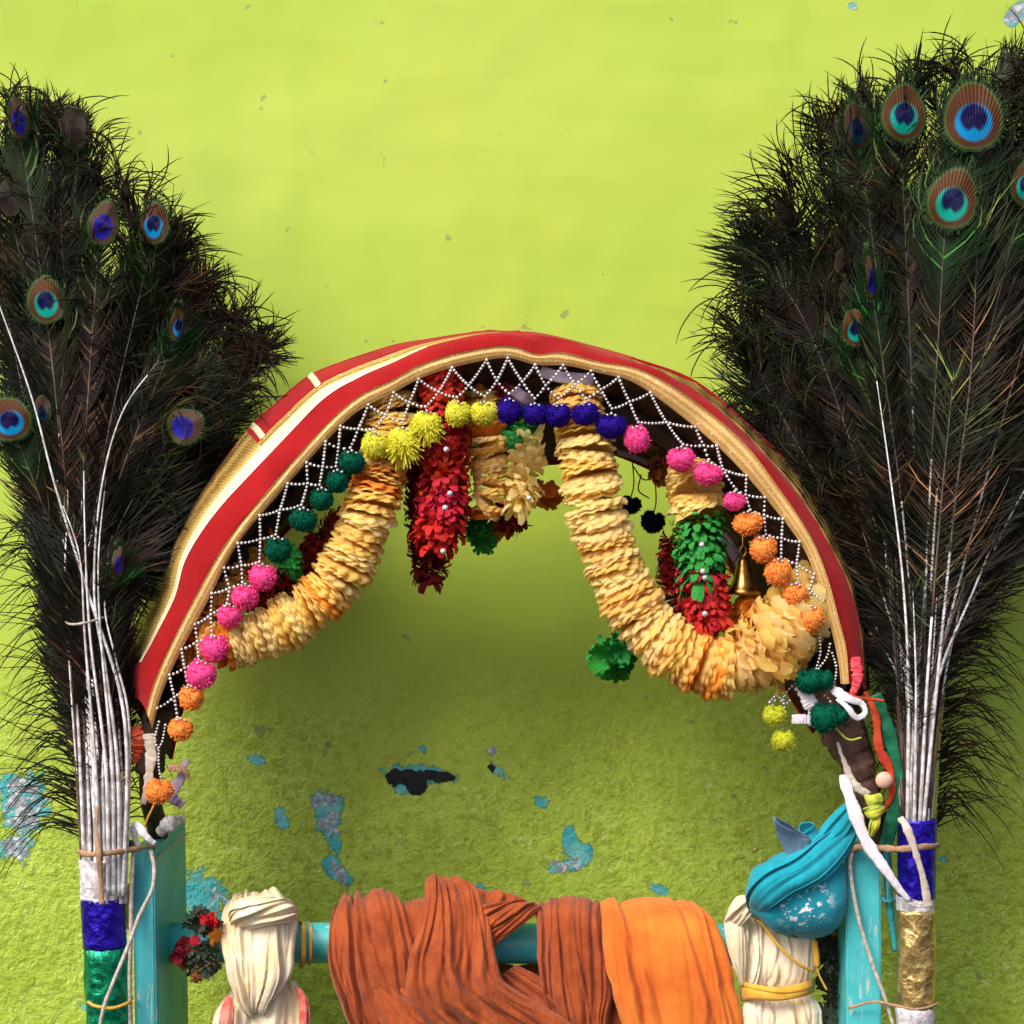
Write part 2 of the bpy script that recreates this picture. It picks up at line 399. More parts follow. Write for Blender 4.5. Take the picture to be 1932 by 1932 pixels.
# ---------------------------------------------------------------- cloth builder
def crease_field(nu, nv, k, amp, seed, drift=.25, width=(.012,.05)):
    amp = amp*1.6
    r = np.random.default_rng(seed); u = np.linspace(0, 1, nu)[None, :]; v = np.linspace(0, 1, nv)[:, None]
    h = np.zeros((nv, nu))
    for _ in range(k):
        c = r.uniform(.02, .98) + r.uniform(-drift, drift)*(v-.5) + .05*np.sin(v*r.uniform(2, 7)+r.uniform(0, 6))
        w = r.uniform(*width)*(2.2 if r.random() < .35 else .8); a = r.uniform(.25, 1)**1.5
        fade = np.clip(1.3-np.abs(v-r.uniform(0, 1))/r.uniform(.35, .9), 0, 1)
        d = np.abs(u-c)
        h += -a*fade*np.exp(-(d/w)) + .45*a*fade*np.exp(-((u-c-w*1.8)/w)**2)
    for _ in range(k):          # fine wrinkles between the folds
        c = r.uniform(.02, .98) + r.uniform(-drift, drift)*(v-.5) + .03*np.sin(v*r.uniform(3, 9)+r.uniform(0, 6))
        fade = np.clip(1-np.abs(v-r.uniform(0, 1))/r.uniform(.15, .5), 0, 1)
        h += -.20*fade*np.exp(-np.abs(u-c)/.007)
    return h*amp

def fold(stations, seed, k=16, amp=6, nv=80, nu=190, drift=.25, name='fold', width=(.012,.05), back=.5):
    """stations: (lx, ly, rx, ry, Y, bulge) along the strap; edges in pixels, Y and the rest real"""
    st = spline(np.array(stations, float), nv)
    L = P(st[:, 0], st[:, 1], st[:, 4]); Rr = P(st[:, 2], st[:, 3], st[:, 4]); b = st[:, 5]*S
    mid = (L+Rr)/2; half = (Rr-L)/2
    th = np.linspace(0, 2*np.pi, nu, endpoint=False)
    T = np.gradient(mid, axis=0); T /= np.linalg.norm(T, axis=1)[:, None]
    hn = half/np.linalg.norm(half, axis=1)[:, None]
    nrm = np.cross(T, hn); nrm /= np.linalg.norm(nrm, axis=1)[:, None]
    k0 = int(np.argmax(np.abs(nrm[:, 1])*np.linspace(.2, 1, nv)))
    if nrm[k0, 1] > 0: nrm[k0] *= -1
    for i in range(k0+1, nv):
        if np.dot(nrm[i], nrm[i-1]) < 0: nrm[i] *= -1
    for i in range(k0-1, -1, -1):
        if np.dot(nrm[i], nrm[i+1]) < 0: nrm[i] *= -1
    front = np.sin(th) > -.15
    h = crease_field(nu//2+1, nv, k, amp*S, seed, drift, width)
    uu = (1-np.cos(th))/2
    H = np.stack([np.interp(uu, np.linspace(0, 1, nu//2+1), h[i]) for i in range(nv)])
    ca = np.sign(np.cos(th))*np.abs(np.cos(th))**.85; sa = np.sin(th)
    sb = np.where(sa > 0, sa**.75 if False else np.abs(sa)**.8, -back*np.abs(sa))
    edge = 1+.02*snoise(nv, 14, np.random.default_rng(seed+1))[:, None]
    V = mid[:, None] + half[:, None]*(ca[None]*edge)[:, :, None] + nrm[:, None]*((b[:, None]*sb[None]) + H*np.clip(sa+.3, 0, 1)[None])[:, :, None]
    F = [grid_faces(nv, nu, True), np.arange(nu)[None, ::-1].copy(), (np.arange(nu)+(nv-1)*nu)[None]]
    return mesh(name, V.reshape(-1, 3), F)

BY = .09
rust = thing('rust_turban_cloth', 'rust orange crumpled cloth knotted round the teal crossbar', 'cloth', P(900, 1780, BY))
def rf(st, seed, **k): obj('fold', fold(st, seed, **k), M['rust'], rust)
# short piece behind, left of the tall twist
rf([(752,1735,842,1722,.125,14),(750,1718,845,1712,.085,22),(752,1735,850,1725,.040,22),(765,1800,868,1790,.030,22),(780,1880,880,1880,.040,20),(790,1960,900,1960,.05,20)], 3, k=10)
# left wrap
rf([(640,1735,745,1728,.13,16),(634,1706,742,1692,.085,26),(624,1738,762,1712,.036,30),(618,1790,780,1772,.022,34),(626,1850,792,1835,.020,36),(648,1905,812,1888,.025,36),(668,1960,850,1955,.030,34),(690,2040,890,2040,.03,34)], 4, k=26, amp=9, drift=.35)
# tail from the left wrap going down right
rf([(700,1860,742,1850,.022,14),(708,1900,800,1880,.010,22),(730,1950,900,1925,.005,26),(790,2010,990,1970,.005,28)], 5, k=10, amp=6)
# dark hidden cloth behind, under the bar
rf([(905,1822,1080,1822,.115,16),(900,1870,1090,1870,.10,24),(930,1930,1110,1930,.10,24),(960,2010,1140,2010,.10,24)], 6, k=26, amp=12, drift=.1)
# diagonal piece, upper right to lower left
rf([(985,1705,1022,1716,.05,12),(935,1704,994,1738,.034,20),(895,1712,940,1780,.026,24),(868,1755,912,1812,.026,24),(850,1800,895,1850,.03,22)], 7, k=20, amp=9, drift=.15)
rf([(880,1690,938,1700,.075,14),(868,1690,996,1704,.062,16),(864,1726,960,1728,.05,16),(870,1765,915,1770,.05,12)], 17, k=12, amp=9)
# tall twist
rf([(835,1700,925,1715,.12,14),(806,1668,868,1668,.085,20),(802,1672,905,1690,.045,24),(800,1712,922,1740,.018,30),(788,1762,934,1800,.002,34),(768,1822,948,1845,-.006,38),(768,1872,980,1872,-.008,38),(800,1925,1040,1905,-.004,36),(860,1990,1100,1950,.0,34)], 8, k=26, amp=10, drift=.45)
# cross piece low right
rf([(930,1850,975,1820,.035,12),(985,1905,1060,1866,.03,20),(1020,1950,1130,1920,.03,22),(1060,2010,1190,1990,.03,22)], 9, k=10, amp=6)
# vertical drape
rf([(1035,1735,1130,1735,.13,14),(1012,1712,1148,1714,.085,24),(1012,1742,1145,1742,.038,28),(1014,1800,1150,1800,.026,30),(1020,1860,1158,1860,.024,30),(1042,1920,1150,1920,.024,28),(1066,1980,1150,1980,.026,24),(1080,2060,1150,2060,.026,20)], 10, k=20, amp=9, drift=.12)
rf([(1090,1830,1180,1840,.075,14),(1085,1880,1200,1890,.055,22),(1100,1950,1230,1960,.045,24),(1110,2010,1260,2010,.04,24)], 12, k=12, amp=7)
saf = thing('saffron_cloth', 'bright orange cloth draped over the right half of the crossbar', 'cloth', P(1260, 1780, BY))
obj('fold', fold([(1140,1735,1330,1740,.14,16),(1132,1710,1322,1720,.085,26),(1134,1742,1352,1745,.034,30),(1138,1800,1374,1800,.016,34),(1152,1860,1388,1862,.012,36),(1170,1920,1400,1925,.012,36),(1180,1990,1412,1990,.012,36),(1190,2080,1420,2080,.012,34)], 11, k=20, amp=9, drift=.3, width=(.01,.045)), M['saffron'], saf)

# left cream bundle
cb = thing('cream_cloth_bundle', 'cream muslin bundle knotted on the crossbar next to the dried flowers', 'cloth bundle', P(490, 1800, BY), 'cream cloth bundles on the crossbar')
obj('fold', fold([(450,1712,520,1705,.12,14),(430,1708,540,1696,.075,28),(418,1740,560,1728,.035,34),(420,1790,556,1780,.018,36),(432,1850,552,1836,.012,36),(452,1896,520,1882,.015,28),(468,1915,500,1905,.02,14)], 21, k=18, amp=9, drift=.2), M['cream'], cb)
obj('knot', fold([(436,1742,452,1760,.04,10),(440,1705,482,1748,.012,24),(470,1692,520,1742,.0,28),(510,1694,548,1742,.002,26),(546,1712,556,1738,.02,12)], 22, k=12, amp=7), M['cream'], cb)
obj('fold', fold([(440,1860,560,1850,.045,26),(418,1890,572,1880,.040,34),(402,1925,580,1925,.035,38),(400,1990,590,1990,.035,40),(410,2080,590,2080,.035,40)], 23, k=16, amp=8, drift=.15), M['cream'], cb)
stain = cloth_mat('red_dyed_muslin', (.50,.05,.05), (.66,.28,.20), scale=60)
obj('stained_patch', fold([(556,1862,570,1866,.022,6),(564,1895,584,1895,.018,9),(564,1940,585,1940,.016,10),(562,2000,584,2000,.02,8)], 24, k=6, amp=4, nu=40, nv=30), stain, cb)
obj('stained_patch', fold([(425,1880,440,1884,.008,6),(415,1915,442,1915,-.004,10),(410,1965,438,1965,-.006,10)], 25, k=5, amp=3, nu=40, nv=30), stain, cb)
V, F = join([ptube([(566,1738,.10),(572,1745,.045),(573,1780,.034),(572,1815,.045),(566,1824,.10)], 5, 8, 30, .6), ptube([(582,1740,.10),(586,1748,.05),(587,1780,.038),(586,1812,.05),(582,1820,.10)], 3, 8, 30, .6)])
obj('tie', mesh('tie', V, F), M['mustard'], cb)

# right cream bundle
cr = thing('cream_cloth_bundle', 'cream muslin bundle tied with yellow tape beneath the teal cloth', 'cloth bundle', P(1470, 1800, BY), 'cream cloth bundles on the crossbar')
obj('fold', fold([(1410,1720,1500,1720,.08,16),(1398,1712,1520,1735,.045,28),(1404,1770,1536,1770,.026,32),(1408,1820,1538,1815,.022,34),(1402,1852,1530,1852,.026,30)], 31, k=20, amp=8, drift=.12), M['cream'], cr)
obj('fold', fold([(1392,1712,1412,1700,.05,10),(1368,1735,1412,1728,.018,18),(1370,1775,1412,1775,.010,20),(1380,1815,1410,1818,.010,16),(1396,1855,1406,1858,.014,8)], 32, k=8, amp=6, nu=60), M['cream'], cr)
obj('knot', fold([(1366,1742,1376,1750,.03,8),(1374,1716,1400,1746,.008,16),(1390,1692,1420,1724,.0,18),(1412,1690,1430,1712,.008,10)], 33, k=8, amp=6, nu=60), M['cream'], cr)
obj('fold', fold([(1410,1882,1530,1878,.026,28),(1400,1905,1546,1900,.020,34),(1398,1945,1554,1940,.018,36),(1400,2060,1554,2060,.02,36)], 34, k=18, amp=8, drift=.12), M['cream'], cr)
obj('waist_tape', fold([(1400,1848,1402,1890,.025,6),(1420,1856,1420,1886,-.002,8),(1470,1862,1470,1888,-.012,8),(1515,1854,1515,1880,-.004,8),(1534,1846,1532,1874,.025,6)], 35, k=5, amp=3, nu=40, nv=40), M['mustard'], cr)
V, F = ptube([(1414,1724,.012),(1440,1745,-.006),(1470,1785,-.014),(1505,1818,-.012),(1535,1832,-.002)], 3.2, 6, 40)
obj('yellow_cord', mesh('yellow_cord', V, F), M['mustard'], cr)
V, F = ptube([(1536,1775,.0),(1540,1800,-.004),(1544,1835,-.004),(1560,1868,-.002)], [6]*15+[2]*15, 6, 30)
obj('yellow_cord', mesh('yellow_cord', V, F), M['mustard'], cr)

# teal cloth
tc = thing('teal_turban_cloth', 'teal cloth wrapped into a round turban with white paint splashes', 'turban', P(1500, 1680, .03))
tm = N('teal_cotton_splashed')
base = tm.mix(tm.ramp(tm.noise(25, 4), .3, .7), (.012,.35,.45), (.007,.27,.36))
dd = tm.n('ShaderNodeVectorMath', operation='DISTANCE', i={0: tm.coord(), 1: tuple(float(v) for v in P(1517, 1705, -.05))}).outputs['Value']
sm = tm.math('MULTIPLY', tm.ramp(dd, .046, .010), tm.ramp(tm.noise(105, 5, .7), .545, .57))
tm.set(Base_Color=tm.mix(sm, base, (.95,.97,.98)), Roughness=.7, Sheen_Weight=.15, Specular_IOR_Level=.2, Normal=tm.bump(tm.noise(150, 4, .65), .4, .0014))
obj('turban_body', fold([(1440,1640,1560,1600,.03,20),(1412,1668,1588,1622,.0,46),(1408,1695,1596,1668,-.014,56),(1424,1722,1594,1706,-.012,54),(1462,1744,1580,1736,.0,36),(1500,1756,1560,1750,.012,16)], 41, k=3, amp=3.5, nu=110, drift=.3), tm.m, tc)
obj('fold', fold([(1414,1712,1440,1728,.0,12),(1412,1668,1462,1712,-.040,20),(1440,1632,1504,1686,-.052,24),(1492,1610,1556,1662,-.050,24),(1540,1574,1596,1618,-.030,24),(1578,1540,1614,1580,-.008,18),(1600,1524,1622,1552,.01,10)], 42, k=5, amp=8, drift=.25, width=(.02,.06)), M['teal_cloth'], tc)
obj('fold', fold([(1500,1618,1545,1640,-.03,14),(1528,1590,1560,1612,-.035,18),(1552,1556,1590,1584,-.026,20),(1582,1524,1612,1550,-.012,16),(1606,1508,1622,1528,.0,8)], 43, k=8, amp=7, drift=.2, nu=70), M['teal_cloth'], tc)
def cone(stations, seed, name, slant=0):
    """open trumpet of cloth with real thickness"""
    st = spline(np.array(stations, float), 26); nu = 30
    C = P(st[:, 0], st[:, 1], st[:, 2]); T, A, B = frames(C)
    th = np.linspace(0, 2*np.pi, nu, endpoint=False); w = 1+.10*np.sin(3*th+1)+.05*np.sin(7*th)
    def sh(k): return C[:, None] + ((st[:, 3]*k*S)[:, None]*(np.cos(th)*w)[None])[:, :, None]*A[:, None] + ((st[:, 4]*k*S)[:, None]*(np.sin(th)*w)[None])[:, :, None]*B[:, None]
    Vo, Vi = sh(1), sh(.9)
    sl = (np.linspace(0, 1, len(C))**2*slant*S)[:, None, None]*T[:, None]*(-np.sign(A[:, 0]).mean()*np.cos(th))[None, :, None]
    Vo = Vo+sl; Vi = Vi+sl; n = Vo.reshape(-1, 3).shape[0]
    i0 = (len(C)-1)*nu; j = np.arange(nu); j2 = (j+1) % nu
    rim = np.stack([i0+j, i0+j2, n+i0+j2, n+i0+j], -1)
    return mesh(name, np.vstack([Vo.reshape(-1, 3), Vi.reshape(-1, 3)]), [grid_faces(len(C), nu, True), grid_faces(len(C), nu, True)[:, ::-1].copy()+n, rim])
obj('loose_end', cone([(1512,1634,-.045,12,8),(1502,1600,-.048,23,12),(1494,1575,-.054,27,11),(1490,1560,-.060,26,10)], 3, 'loose_end', 34), M['slate_cloth'], tc)
obj('loose_end', cone([(1530,1628,-.045,6,6),(1528,1600,-.04,14,12),(1524,1572,-.035,16,12),(1520,1560,-.04,15,12)], 5, 'loose_end'), M['teal_cloth'], tc)

# ---------------------------------------------------------------- the arch canopy
NA = 150
gold_in = spline([(287,1375),(305,1310),(338,1235),(396,1127),(447,1028),(519,940),(625,822),(676,775),(741,742),(793,714),(860,692),(933,677),(968,677),(1014,689),(1070,690),(1127,703),(1195,722),(1270,773),(1360,848),(1435,929),(1510,1025),(1540,1094),(1564,1172),(1580,1240),(1586,1290)], NA)
gold_out = spline([(276,1342),(290,1290),(318,1225),(367,1127),(423,1030),(492,942),(607,810),(676,749),(741,717),(790,690),(860,668),(937,654),(975,656),(1014,669),(1061,665),(1127,682),(1210,698),(1300,749),(1399,830),(1465,914),(1528,1010),(1560,1085),(1582,1165),(1597,1225),(1602,1290)], NA)
red_out = spline([(262,1320),(262,1262),(288,1210),(329,1127),(353,1049),(412,961),(519,846),(609,753),(676,712),(741,684),(802,656),(860,640),(921,629),(970,630),(1026,635),(1080,645),(1127,663),(1210,690),(1300,728),(1375,788),(1425,838),(1480,899),(1530,968),(1582,1060),(1608,1124),(1624,1200),(1632,1300)], NA)
outer = spline([(230,1300),(226,1250),(250,1190),(281,1127),(310,1055),(345,985),(412,884),(479,798),(521,761),(556,729),(607,697),(732,654),(800,641),(863,631),(921,625),(970,626),(1026,630),(1127,655),(1210,680),(1310,718),(1400,790),(1500,888),(1572,1000),(1602,1080),(1622,1140),(1636,1240),(1640,1300)], NA)
rear = spline([(322,1430),(345,1330),(385,1220),(450,1110),(530,1010),(620,930),(710,880),(800,858),(920,855),(1040,872),(1110,850),(1165,856),(1270,908),(1330,985),(1385,1080),(1430,1180),(1480,1290),(1535,1380)], NA)
s01 = np.linspace(0, 1, NA)
can = thing('arch_canopy', 'red cloth arch canopy with gold trim over the teal stand', 'canopy', P(935, 1400, .05))
def strip(A, YA, B, YB, name, s0=0, s1=1, n=7, bulge=0., thick=.0015, wob=0., seed=0):
    """band of cloth between two pixel curves at two depths, with thickness"""
    i0, i1 = int(s0*(NA-1)), int(round(s1*(NA-1)))+1
    A3 = P(A[:, 0], A[:, 1], YA)[i0:i1]; B3 = P(B[:, 0], B[:, 1], YB)[i0:i1]; m_ = i1-i0
    v = np.linspace(0, 1, n)[None, :, None]
    V = A3[:, None]*(1-v) + B3[:, None]*v
    T = np.gradient(A3, axis=0); D = B3-A3; nr = np.cross(T, D); nr /= np.linalg.norm(nr, axis=1)[:, None]+1e-9
    r = np.random.default_rng(seed+100)
    w = bulge*np.sin(np.pi*v) + (wob*snoise(m_, 30, r)[:, None, None]*np.sin(np.pi*v*.9+.2) if wob else 0)
    flip = 1.0 if nr[:, 1].mean() < 0 else -1.0
    V = V + flip*nr[:, None]*w*S
    Vb = V - flip*nr[:, None]*thick
    g = grid_faces(m_, n); k = m_*n
    rimA = np.stack([np.arange(m_-1)*n, np.arange(1, m_)*n, np.arange(1, m_)*n+k, np.arange(m_-1)*n+k], -1)
    rimB = rimA + (n-1)
    uv = np.stack(np.broadcast_arrays(s01[i0:i1, None], np.linspace(0, 1, n)[None]), -1).reshape(-1, 2)
    return mesh(name, np.vstack([V.reshape(-1, 3), Vb.reshape(-1, 3)]), [g, g[:, ::-1].copy()+k, rimA, rimB], uv=np.vstack([uv, uv]))
YF = -.050
wr = .0018*snoise(NA, 26)
obj('gold_trim', strip(gold_in, YF+wr, gold_out, YF-.003+wr, 'gold_trim', bulge=3, seed=1, wob=1.5), M['trim'], can)
obj('red_band', strip(gold_out, YF+.001+wr, red_out, YF+.022, 'red_band', bulge=3, n=16, seed=2, wob=6.5), M['redcloth'], can)
f1 = np.interp(s01, [0, .10, .18, .33, .43], [.10, .16, .36, .30, .08])[:, None]; mid1 = red_out*(1-f1) + outer*f1; mid2 = red_out*.5 + outer*.5
obj('white_stripe', strip(red_out, YF+.0225, mid1, YF+.040, 'white_stripe', 0.035, .43, bulge=2, wob=1.2, seed=3), M['whitecloth'], can)
obj('gold_border', strip(mid1, YF+.0405, outer, .060, 'gold_border', 0.03, .26, bulge=3, wob=2, seed=4), M['gold_border'], can)
obj('gold_border', strip(mid1, YF+.0405, mid2, YF+.050, 'gold_border', .26, .52, seed=5), M['gold_border'], can)
obj('red_cloth', strip(mid2, YF+.0505, outer, .060, 'red_cloth', .26, .52, bulge=3, wob=2, seed=6), M['redcloth'], can)
obj('red_cloth', strip(red_out, YF+.0225, outer, .060, 'red_cloth', 0, .035, seed=6), M['redcloth'], can)
obj('red_cloth', strip(red_out, YF+.0225, outer, .060, 'red_cloth', .50, .62, bulge=1, seed=8), M['redcloth'], can)
r2 = red_out + (np.array([16, -14])*np.clip((s01-.62)*5, 0, 1)[:, None]*np.clip((1-s01)*6, 0, 1)[:, None])
obj('gold_border', strip(red_out, YF+.0225, r2, .030, 'gold_border', .62, 1, bulge=2, wob=3, seed=9), M['black_gold'], can)
obj('gold_border', strip(r2, .030, outer*.4+r2*.6, .075, 'gold_border', .62, 1, bulge=2, wob=3, seed=10), M['black_gold'], can)
for s_ in (.262, .335):   # gold cross stripes on the red cloth
    i = int(s_*(NA-1)); a = mid2[i]; b = outer[i]
    V, F = ptube([(a[0], a[1], YF+.048), ((a[0]+b[0])/2-1, (a[1]+b[1])/2-3, .03), (b[0]-1, b[1]-1, .060)], 7, 8, 14, .2)
    obj('gold_stripe', mesh('gold_stripe', V, F), M['whitecloth'], can)
obj('lining', strip(gold_in*.3+gold_out*.7, YF+.006, rear, .15, 'lining', n=14, bulge=-6, wob=7, seed=11), M['lining'], can)
obj('back_cloth', strip(outer, .062, rear, .153, 'back_cloth', n=8, bulge=0, wob=3, seed=12), M['redcloth'], can)  # unseen panel, added to close the hood so no light leaks through
c = np.column_stack([rear, np.full(NA, .150)])
V, F = tube(P(c[:, 0], c[:, 1]+2, c[:, 2]), 4*S, 8)
obj('rear_hem', mesh('rear_hem', V, F), M['redcloth'], can)
# wooden hoop inside the cloth
hoop = gold_in*.55 + rear*.45
V, F = tube(P(hoop[:, 0], hoop[:, 1], .04), 20*S, 12)
obj('wooden_hoop', mesh('wooden_hoop', V, F), M['wood'], can)
# lilac ribbon on the rear edge, visible on the right
for seg in ([(1165,848,.140),(1200,858,.138),(1240,878,.138),(1290,912,.140)], [(1362,1010,.11),(1380,1035,.10),(1400,1068,.10)], [(970,735,-.0),(985,748,-.01),(1005,760,.0)], [(1020,700,-.03),(1060,712,-.035),(1120,716,-.03)]):
    V, F = ptube(seg, 11, 10, 24, .25)
    obj('lilac_ribbon', mesh('lilac_ribbon', V, F), M['lilac'], can)
# the feet of the hoop
V, F = ptube([(300,1340,.0),(285,1420,.0),(283,1500,.01),(294,1550,.05),(298,1575,.07)], [28]*20+[20]*20, 12, 40)
obj('hoop_foot', mesh('hoop_foot', V, F), M['wood'], can)
V, F = ptube([(1562,1270,.03),(1592,1350,.03),(1622,1450,.03),(1650,1540,.03),(1660,1640,.03)], [34]*20+[24]*20, 12, 40)
obj('hoop_foot', mesh('hoop_foot', V, F), M['wood'], can)

# ---------------------------------------------------------------- beaded fringe and its pompoms
fr = thing('beaded_pompom_fringe', 'white bead lattice fringe with coloured pompoms along the gold trim', 'fringe', P(935, 760, YF))
POM = [(341,1375,'orange',22),(361,1316,'orange',24),(380,1271,'pink',26),(405,1222,'pink',24),(433,1162,'pink',24),(463,1126,'pink',27),(496,1088,'pink',26),
 (525,1036,'green',25),(573,980,'green',24),(607,942,'green',24),(637,908,'green',24),(664,872,'green',24),
 (707,840,'yellow',27),(760,832,'yellow',29),(805,798,'yellow',26),(864,779,'yellow',24),(914,779,'yellow',24),
 (961,774,'blue',24),(1009,780,'blue',21),(1052,783,'blue',25),(1104,780,'blue',23),(1153,803,'blue',26),
 (1201,827,'pink',25),(1285,866,'pink',26),(1335,893,'pink',25),(1386,945,'pink',20),
 (1411,987,'orange',25),(1440,1035,'orange',26),(1468,1078,'orange',26),(1501,1121,'orange',23),(1530,1167,'orange',27)]
POMC = {'orange': ((1.0,.42,.10),(1.0,.32,.065)), 'pink': ((1.0,.13,.42),(1.0,.08,.34)), 'green': ((.004,.15,.08),(.003,.08,.05)),
        'yellow': ((.86,.84,.09),(.80,.76,.06)), 'blue': ((.035,.012,.34),(.02,.006,.20)), 'lime': ((.66,.68,.05),(.55,.60,.04)), 'navy': ((.008,.008,.03),(.005,.005,.02))}
for k_ in POMC: M['pom_'+k_] = simple('yarn_'+k_, POMC[k_][0], POMC[k_][1], .9, 260, .25, 500, .002, sheen=0, spec=.05, trans=.25)
def pompom_mesh(seed, shaggy=0.):
    r = np.random.default_rng(seed)
    v, f = ICO3; v = v.copy()
    d = 1 + .07*np.sin(v[:, 0]*5+seed)*np.cos(v[:, 2]*6+seed*2) + .05*r.normal(size=len(v))
    notch = np.exp(-((v[:, 0]-.15*math.sin(seed))/.28)**2)*np.clip(v[:, 2], 0, 1)**1.5
    d = d*.93*(1-.42*notch)
    core = v*d[:, None]
    n = 900
    q = r.normal(size=(n, 3)); q /= np.linalg.norm(q, axis=1)[:, None]
    nt_ = np.exp(-((q[:, 0]-.15*math.sin(seed))/.28)**2)*np.clip(q[:, 2], 0, 1)**1.5
    L = (.99 + .06*r.normal(size=n))*(1-.42*nt_)
    if shaggy: L += shaggy*np.clip(-q[:, 2]+.2, 0, 1)*r.uniform(0, 1.6, n)
    side = np.cross(q, r.normal(size=(n, 3))); side /= np.linalg.norm(side, axis=1)[:, None]
    base = q*.62; tip = q*L[:, None] + side*.10*r.normal(size=(n, 1)); 
    if shaggy: tip[:, 2] -= .15*shaggy
    w = .06
    T = np.stack([base-side*w, base+side*w, tip+side*w*.6, tip-side*w*.6], 1).reshape(-1, 3)
    V_ = np.vstack([core, T]); F_ = [f, (np.arange(n*4).reshape(n, 4)+len(core))]
    return mesh('pompom', V_, F_)
PM = [pompom_mesh(i) for i in range(4)] + [pompom_mesh(9, .5)]
def pompom(parent, x, y, col, r, Y=YF-.004, shaggy=False, label=True):
    me = (PM[4] if shaggy else PM[rng.integers(0, 4)]).copy(); me.materials.append(M['pom_'+col])
    o = obj('pompom', me, None, parent)
    p = P(x, y, Y); o.location = Vector(p)-parent_world(parent)
    o.scale = (r*S*rng.uniform(.88, 1.14), r*S*.95, r*S*rng.uniform(.88, 1.14)); o.rotation_euler = (rng.uniform(-.15, .15), rng.uniform(-.25, .25), rng.uniform(-.5, .5))
    if label: o['label'] = {'orange': 'orange', 'pink': 'hot pink', 'green': 'bottle green', 'yellow': 'lemon yellow', 'blue': 'deep blue', 'lime': 'lime yellow', 'navy': 'dark navy'}[col] + ' yarn pompom'
    return o
def beads(pts3, r_px=3.3, pitch=5.6):
    """beads threaded along a 3-D polyline"""
    c = np.asarray(pts3); L = np.concatenate([[0], np.cumsum(np.linalg.norm(np.diff(c, axis=0), axis=1))])
    n = max(2, int(L[-1]/(pitch*S))); u = np.linspace(0, L[-1], n)
    q = np.stack([np.interp(u, L, c[:, k]) for k in range(3)], -1)
    v, f = ICO1
    return (q[:, None]+v[None]*(r_px*S)*rng.uniform(.85, 1.1, (n, 1, 1))).reshape(-1, 3), (f[None]+(np.arange(n)*len(v))[:, None, None]).reshape(-1, 3)
def sag(a, b, k=3., n=8, dy=0):
    t = np.linspace(0, 1, n)[:, None]; p = a*(1-t)+b*t; p[:, 2] -= (k*S)*np.sin(np.pi*t[:, 0]); return p
pp = np.array([(x, y) for x, y, _, _ in POM], float)
rr = np.array([r for *_, r in POM], float)
# attachment points: where the trim's inner edge lies over each pompom
def attach(x, y):
    # along the up/outward direction
    d = gold_in - np.array([x, y]); out = np.array([x-935., y-1290.]); out /= np.linalg.norm(out)
    w = .50*out + .5*np.array([0, -1.]); w /= np.linalg.norm(w)
    cr_ = np.abs(d[:, 0]*w[1]-d[:, 1]*w[0]) + 1000*((d@w) < 0)
    return gold_in[np.argmin(cr_)]
AT = np.array([attach(x, y) for x, y in pp]); 
CT = pp + np.array([0, -1.])*(rr*.85)[:, None]
keep3 = lambda p, Y: P(p[0], p[1], Y)
for i in range(len(POM)):
    A = keep3(AT[i], YF-.004); C = keep3(CT[i], YF-.006)
    segs = []
    if i+1 < len(POM):
        A2 = keep3(AT[i+1], YF-.004); C2 = keep3(CT[i+1], YF-.006)
        B = (A+A2+C+C2)/4 + np.array([rng.normal()*3*S, -.001, rng.normal()*3*S])
        Cs, C2s = C*.86+A*.14, C2*.86+A2*.14
        for a, b in ((A, B), (B, A2), (B, Cs), (B, C2s)):
            segs.append(beads(sag(a, b, 2.0)))
    segs.append(beads(sag(C*.86+A*.14, C, 0), 3.4, 4.5))
    V, F = join(segs); obj('bead_strand', mesh('bead_strand', V, F), M['pearl'], fr)
    V, F = join([beads(np.array([keep3(CT[i]+[-7, 2], YF-.016), keep3(CT[i]+[0, -1], YF-.019), keep3(CT[i]+[8, 3], YF-.016)]), 3.2, 5)])
    obj('bead_cap', mesh('bead_cap', V, F), M['silver'], fr)
for i, (x, y, c_, r_) in enumerate(POM):
    pompom(fr, x, y, c_, r_, YF-.008, shaggy=(c_ == 'yellow' and 759 < x < 806))
# loose tail bottom-left and the tangle at the right foot
def tail(pts, w=2.6, mat='pearl'):
    c = spline(np.array(pts, float), 30); V, F = beads(P(c[:, 0], c[:, 1], c[:, 2]), w); obj('bead_strand', mesh('bead_strand', V, F), M[mat], fr)
tail([(300,1362,-.052),(292,1395,-.052),(298,1412,-.052)]); tail([(312,1368,-.052),(306,1400,-.052),(300,1412,-.052),(300,1450,-.052),(305,1472,-.052)])
pompom(fr, 300, 1492, 'orange', 26, -.054)
tail([(1545,1190,-.054),(1548,1230,-.054),(1540,1262,-.054)]); tail([(1566,1215,-.054),(1560,1240,-.054),(1544,1262,-.054)]); tail([(1570,1232,-.054),(1578,1262,-.054),(1572,1300,-.052)])
tail([(1556,1312,-.05),(1566,1322,-.052),(1566,1340,-.054)], 3.2, 'silver'); tail([(1452,1325,-.05),(1466,1312,-.052),(1480,1328,-.052),(1490,1322,-.052)], 3.0, 'silver')
tail([(1478,1308,-.05),(1480,1340,-.052),(1476,1375,-.054)], 2.6, 'silver'); tail([(1458,1330,-.05),(1462,1322,-.052)], 3, 'silver')
tail([(1500,1290,-.045),(1485,1305,-.05),(1478,1320,-.05)], 2.6, 'silver')
for x, y, c_, r_ in ((1528,1284,'green',27),(1552,1282,'green',20),(1556,1352,'green',26),(1582,1348,'green',20),(1461,1349,'lime',20),(1478,1397,'lime',23)):
    pompom(fr, x, y, c_, r_, -.056)
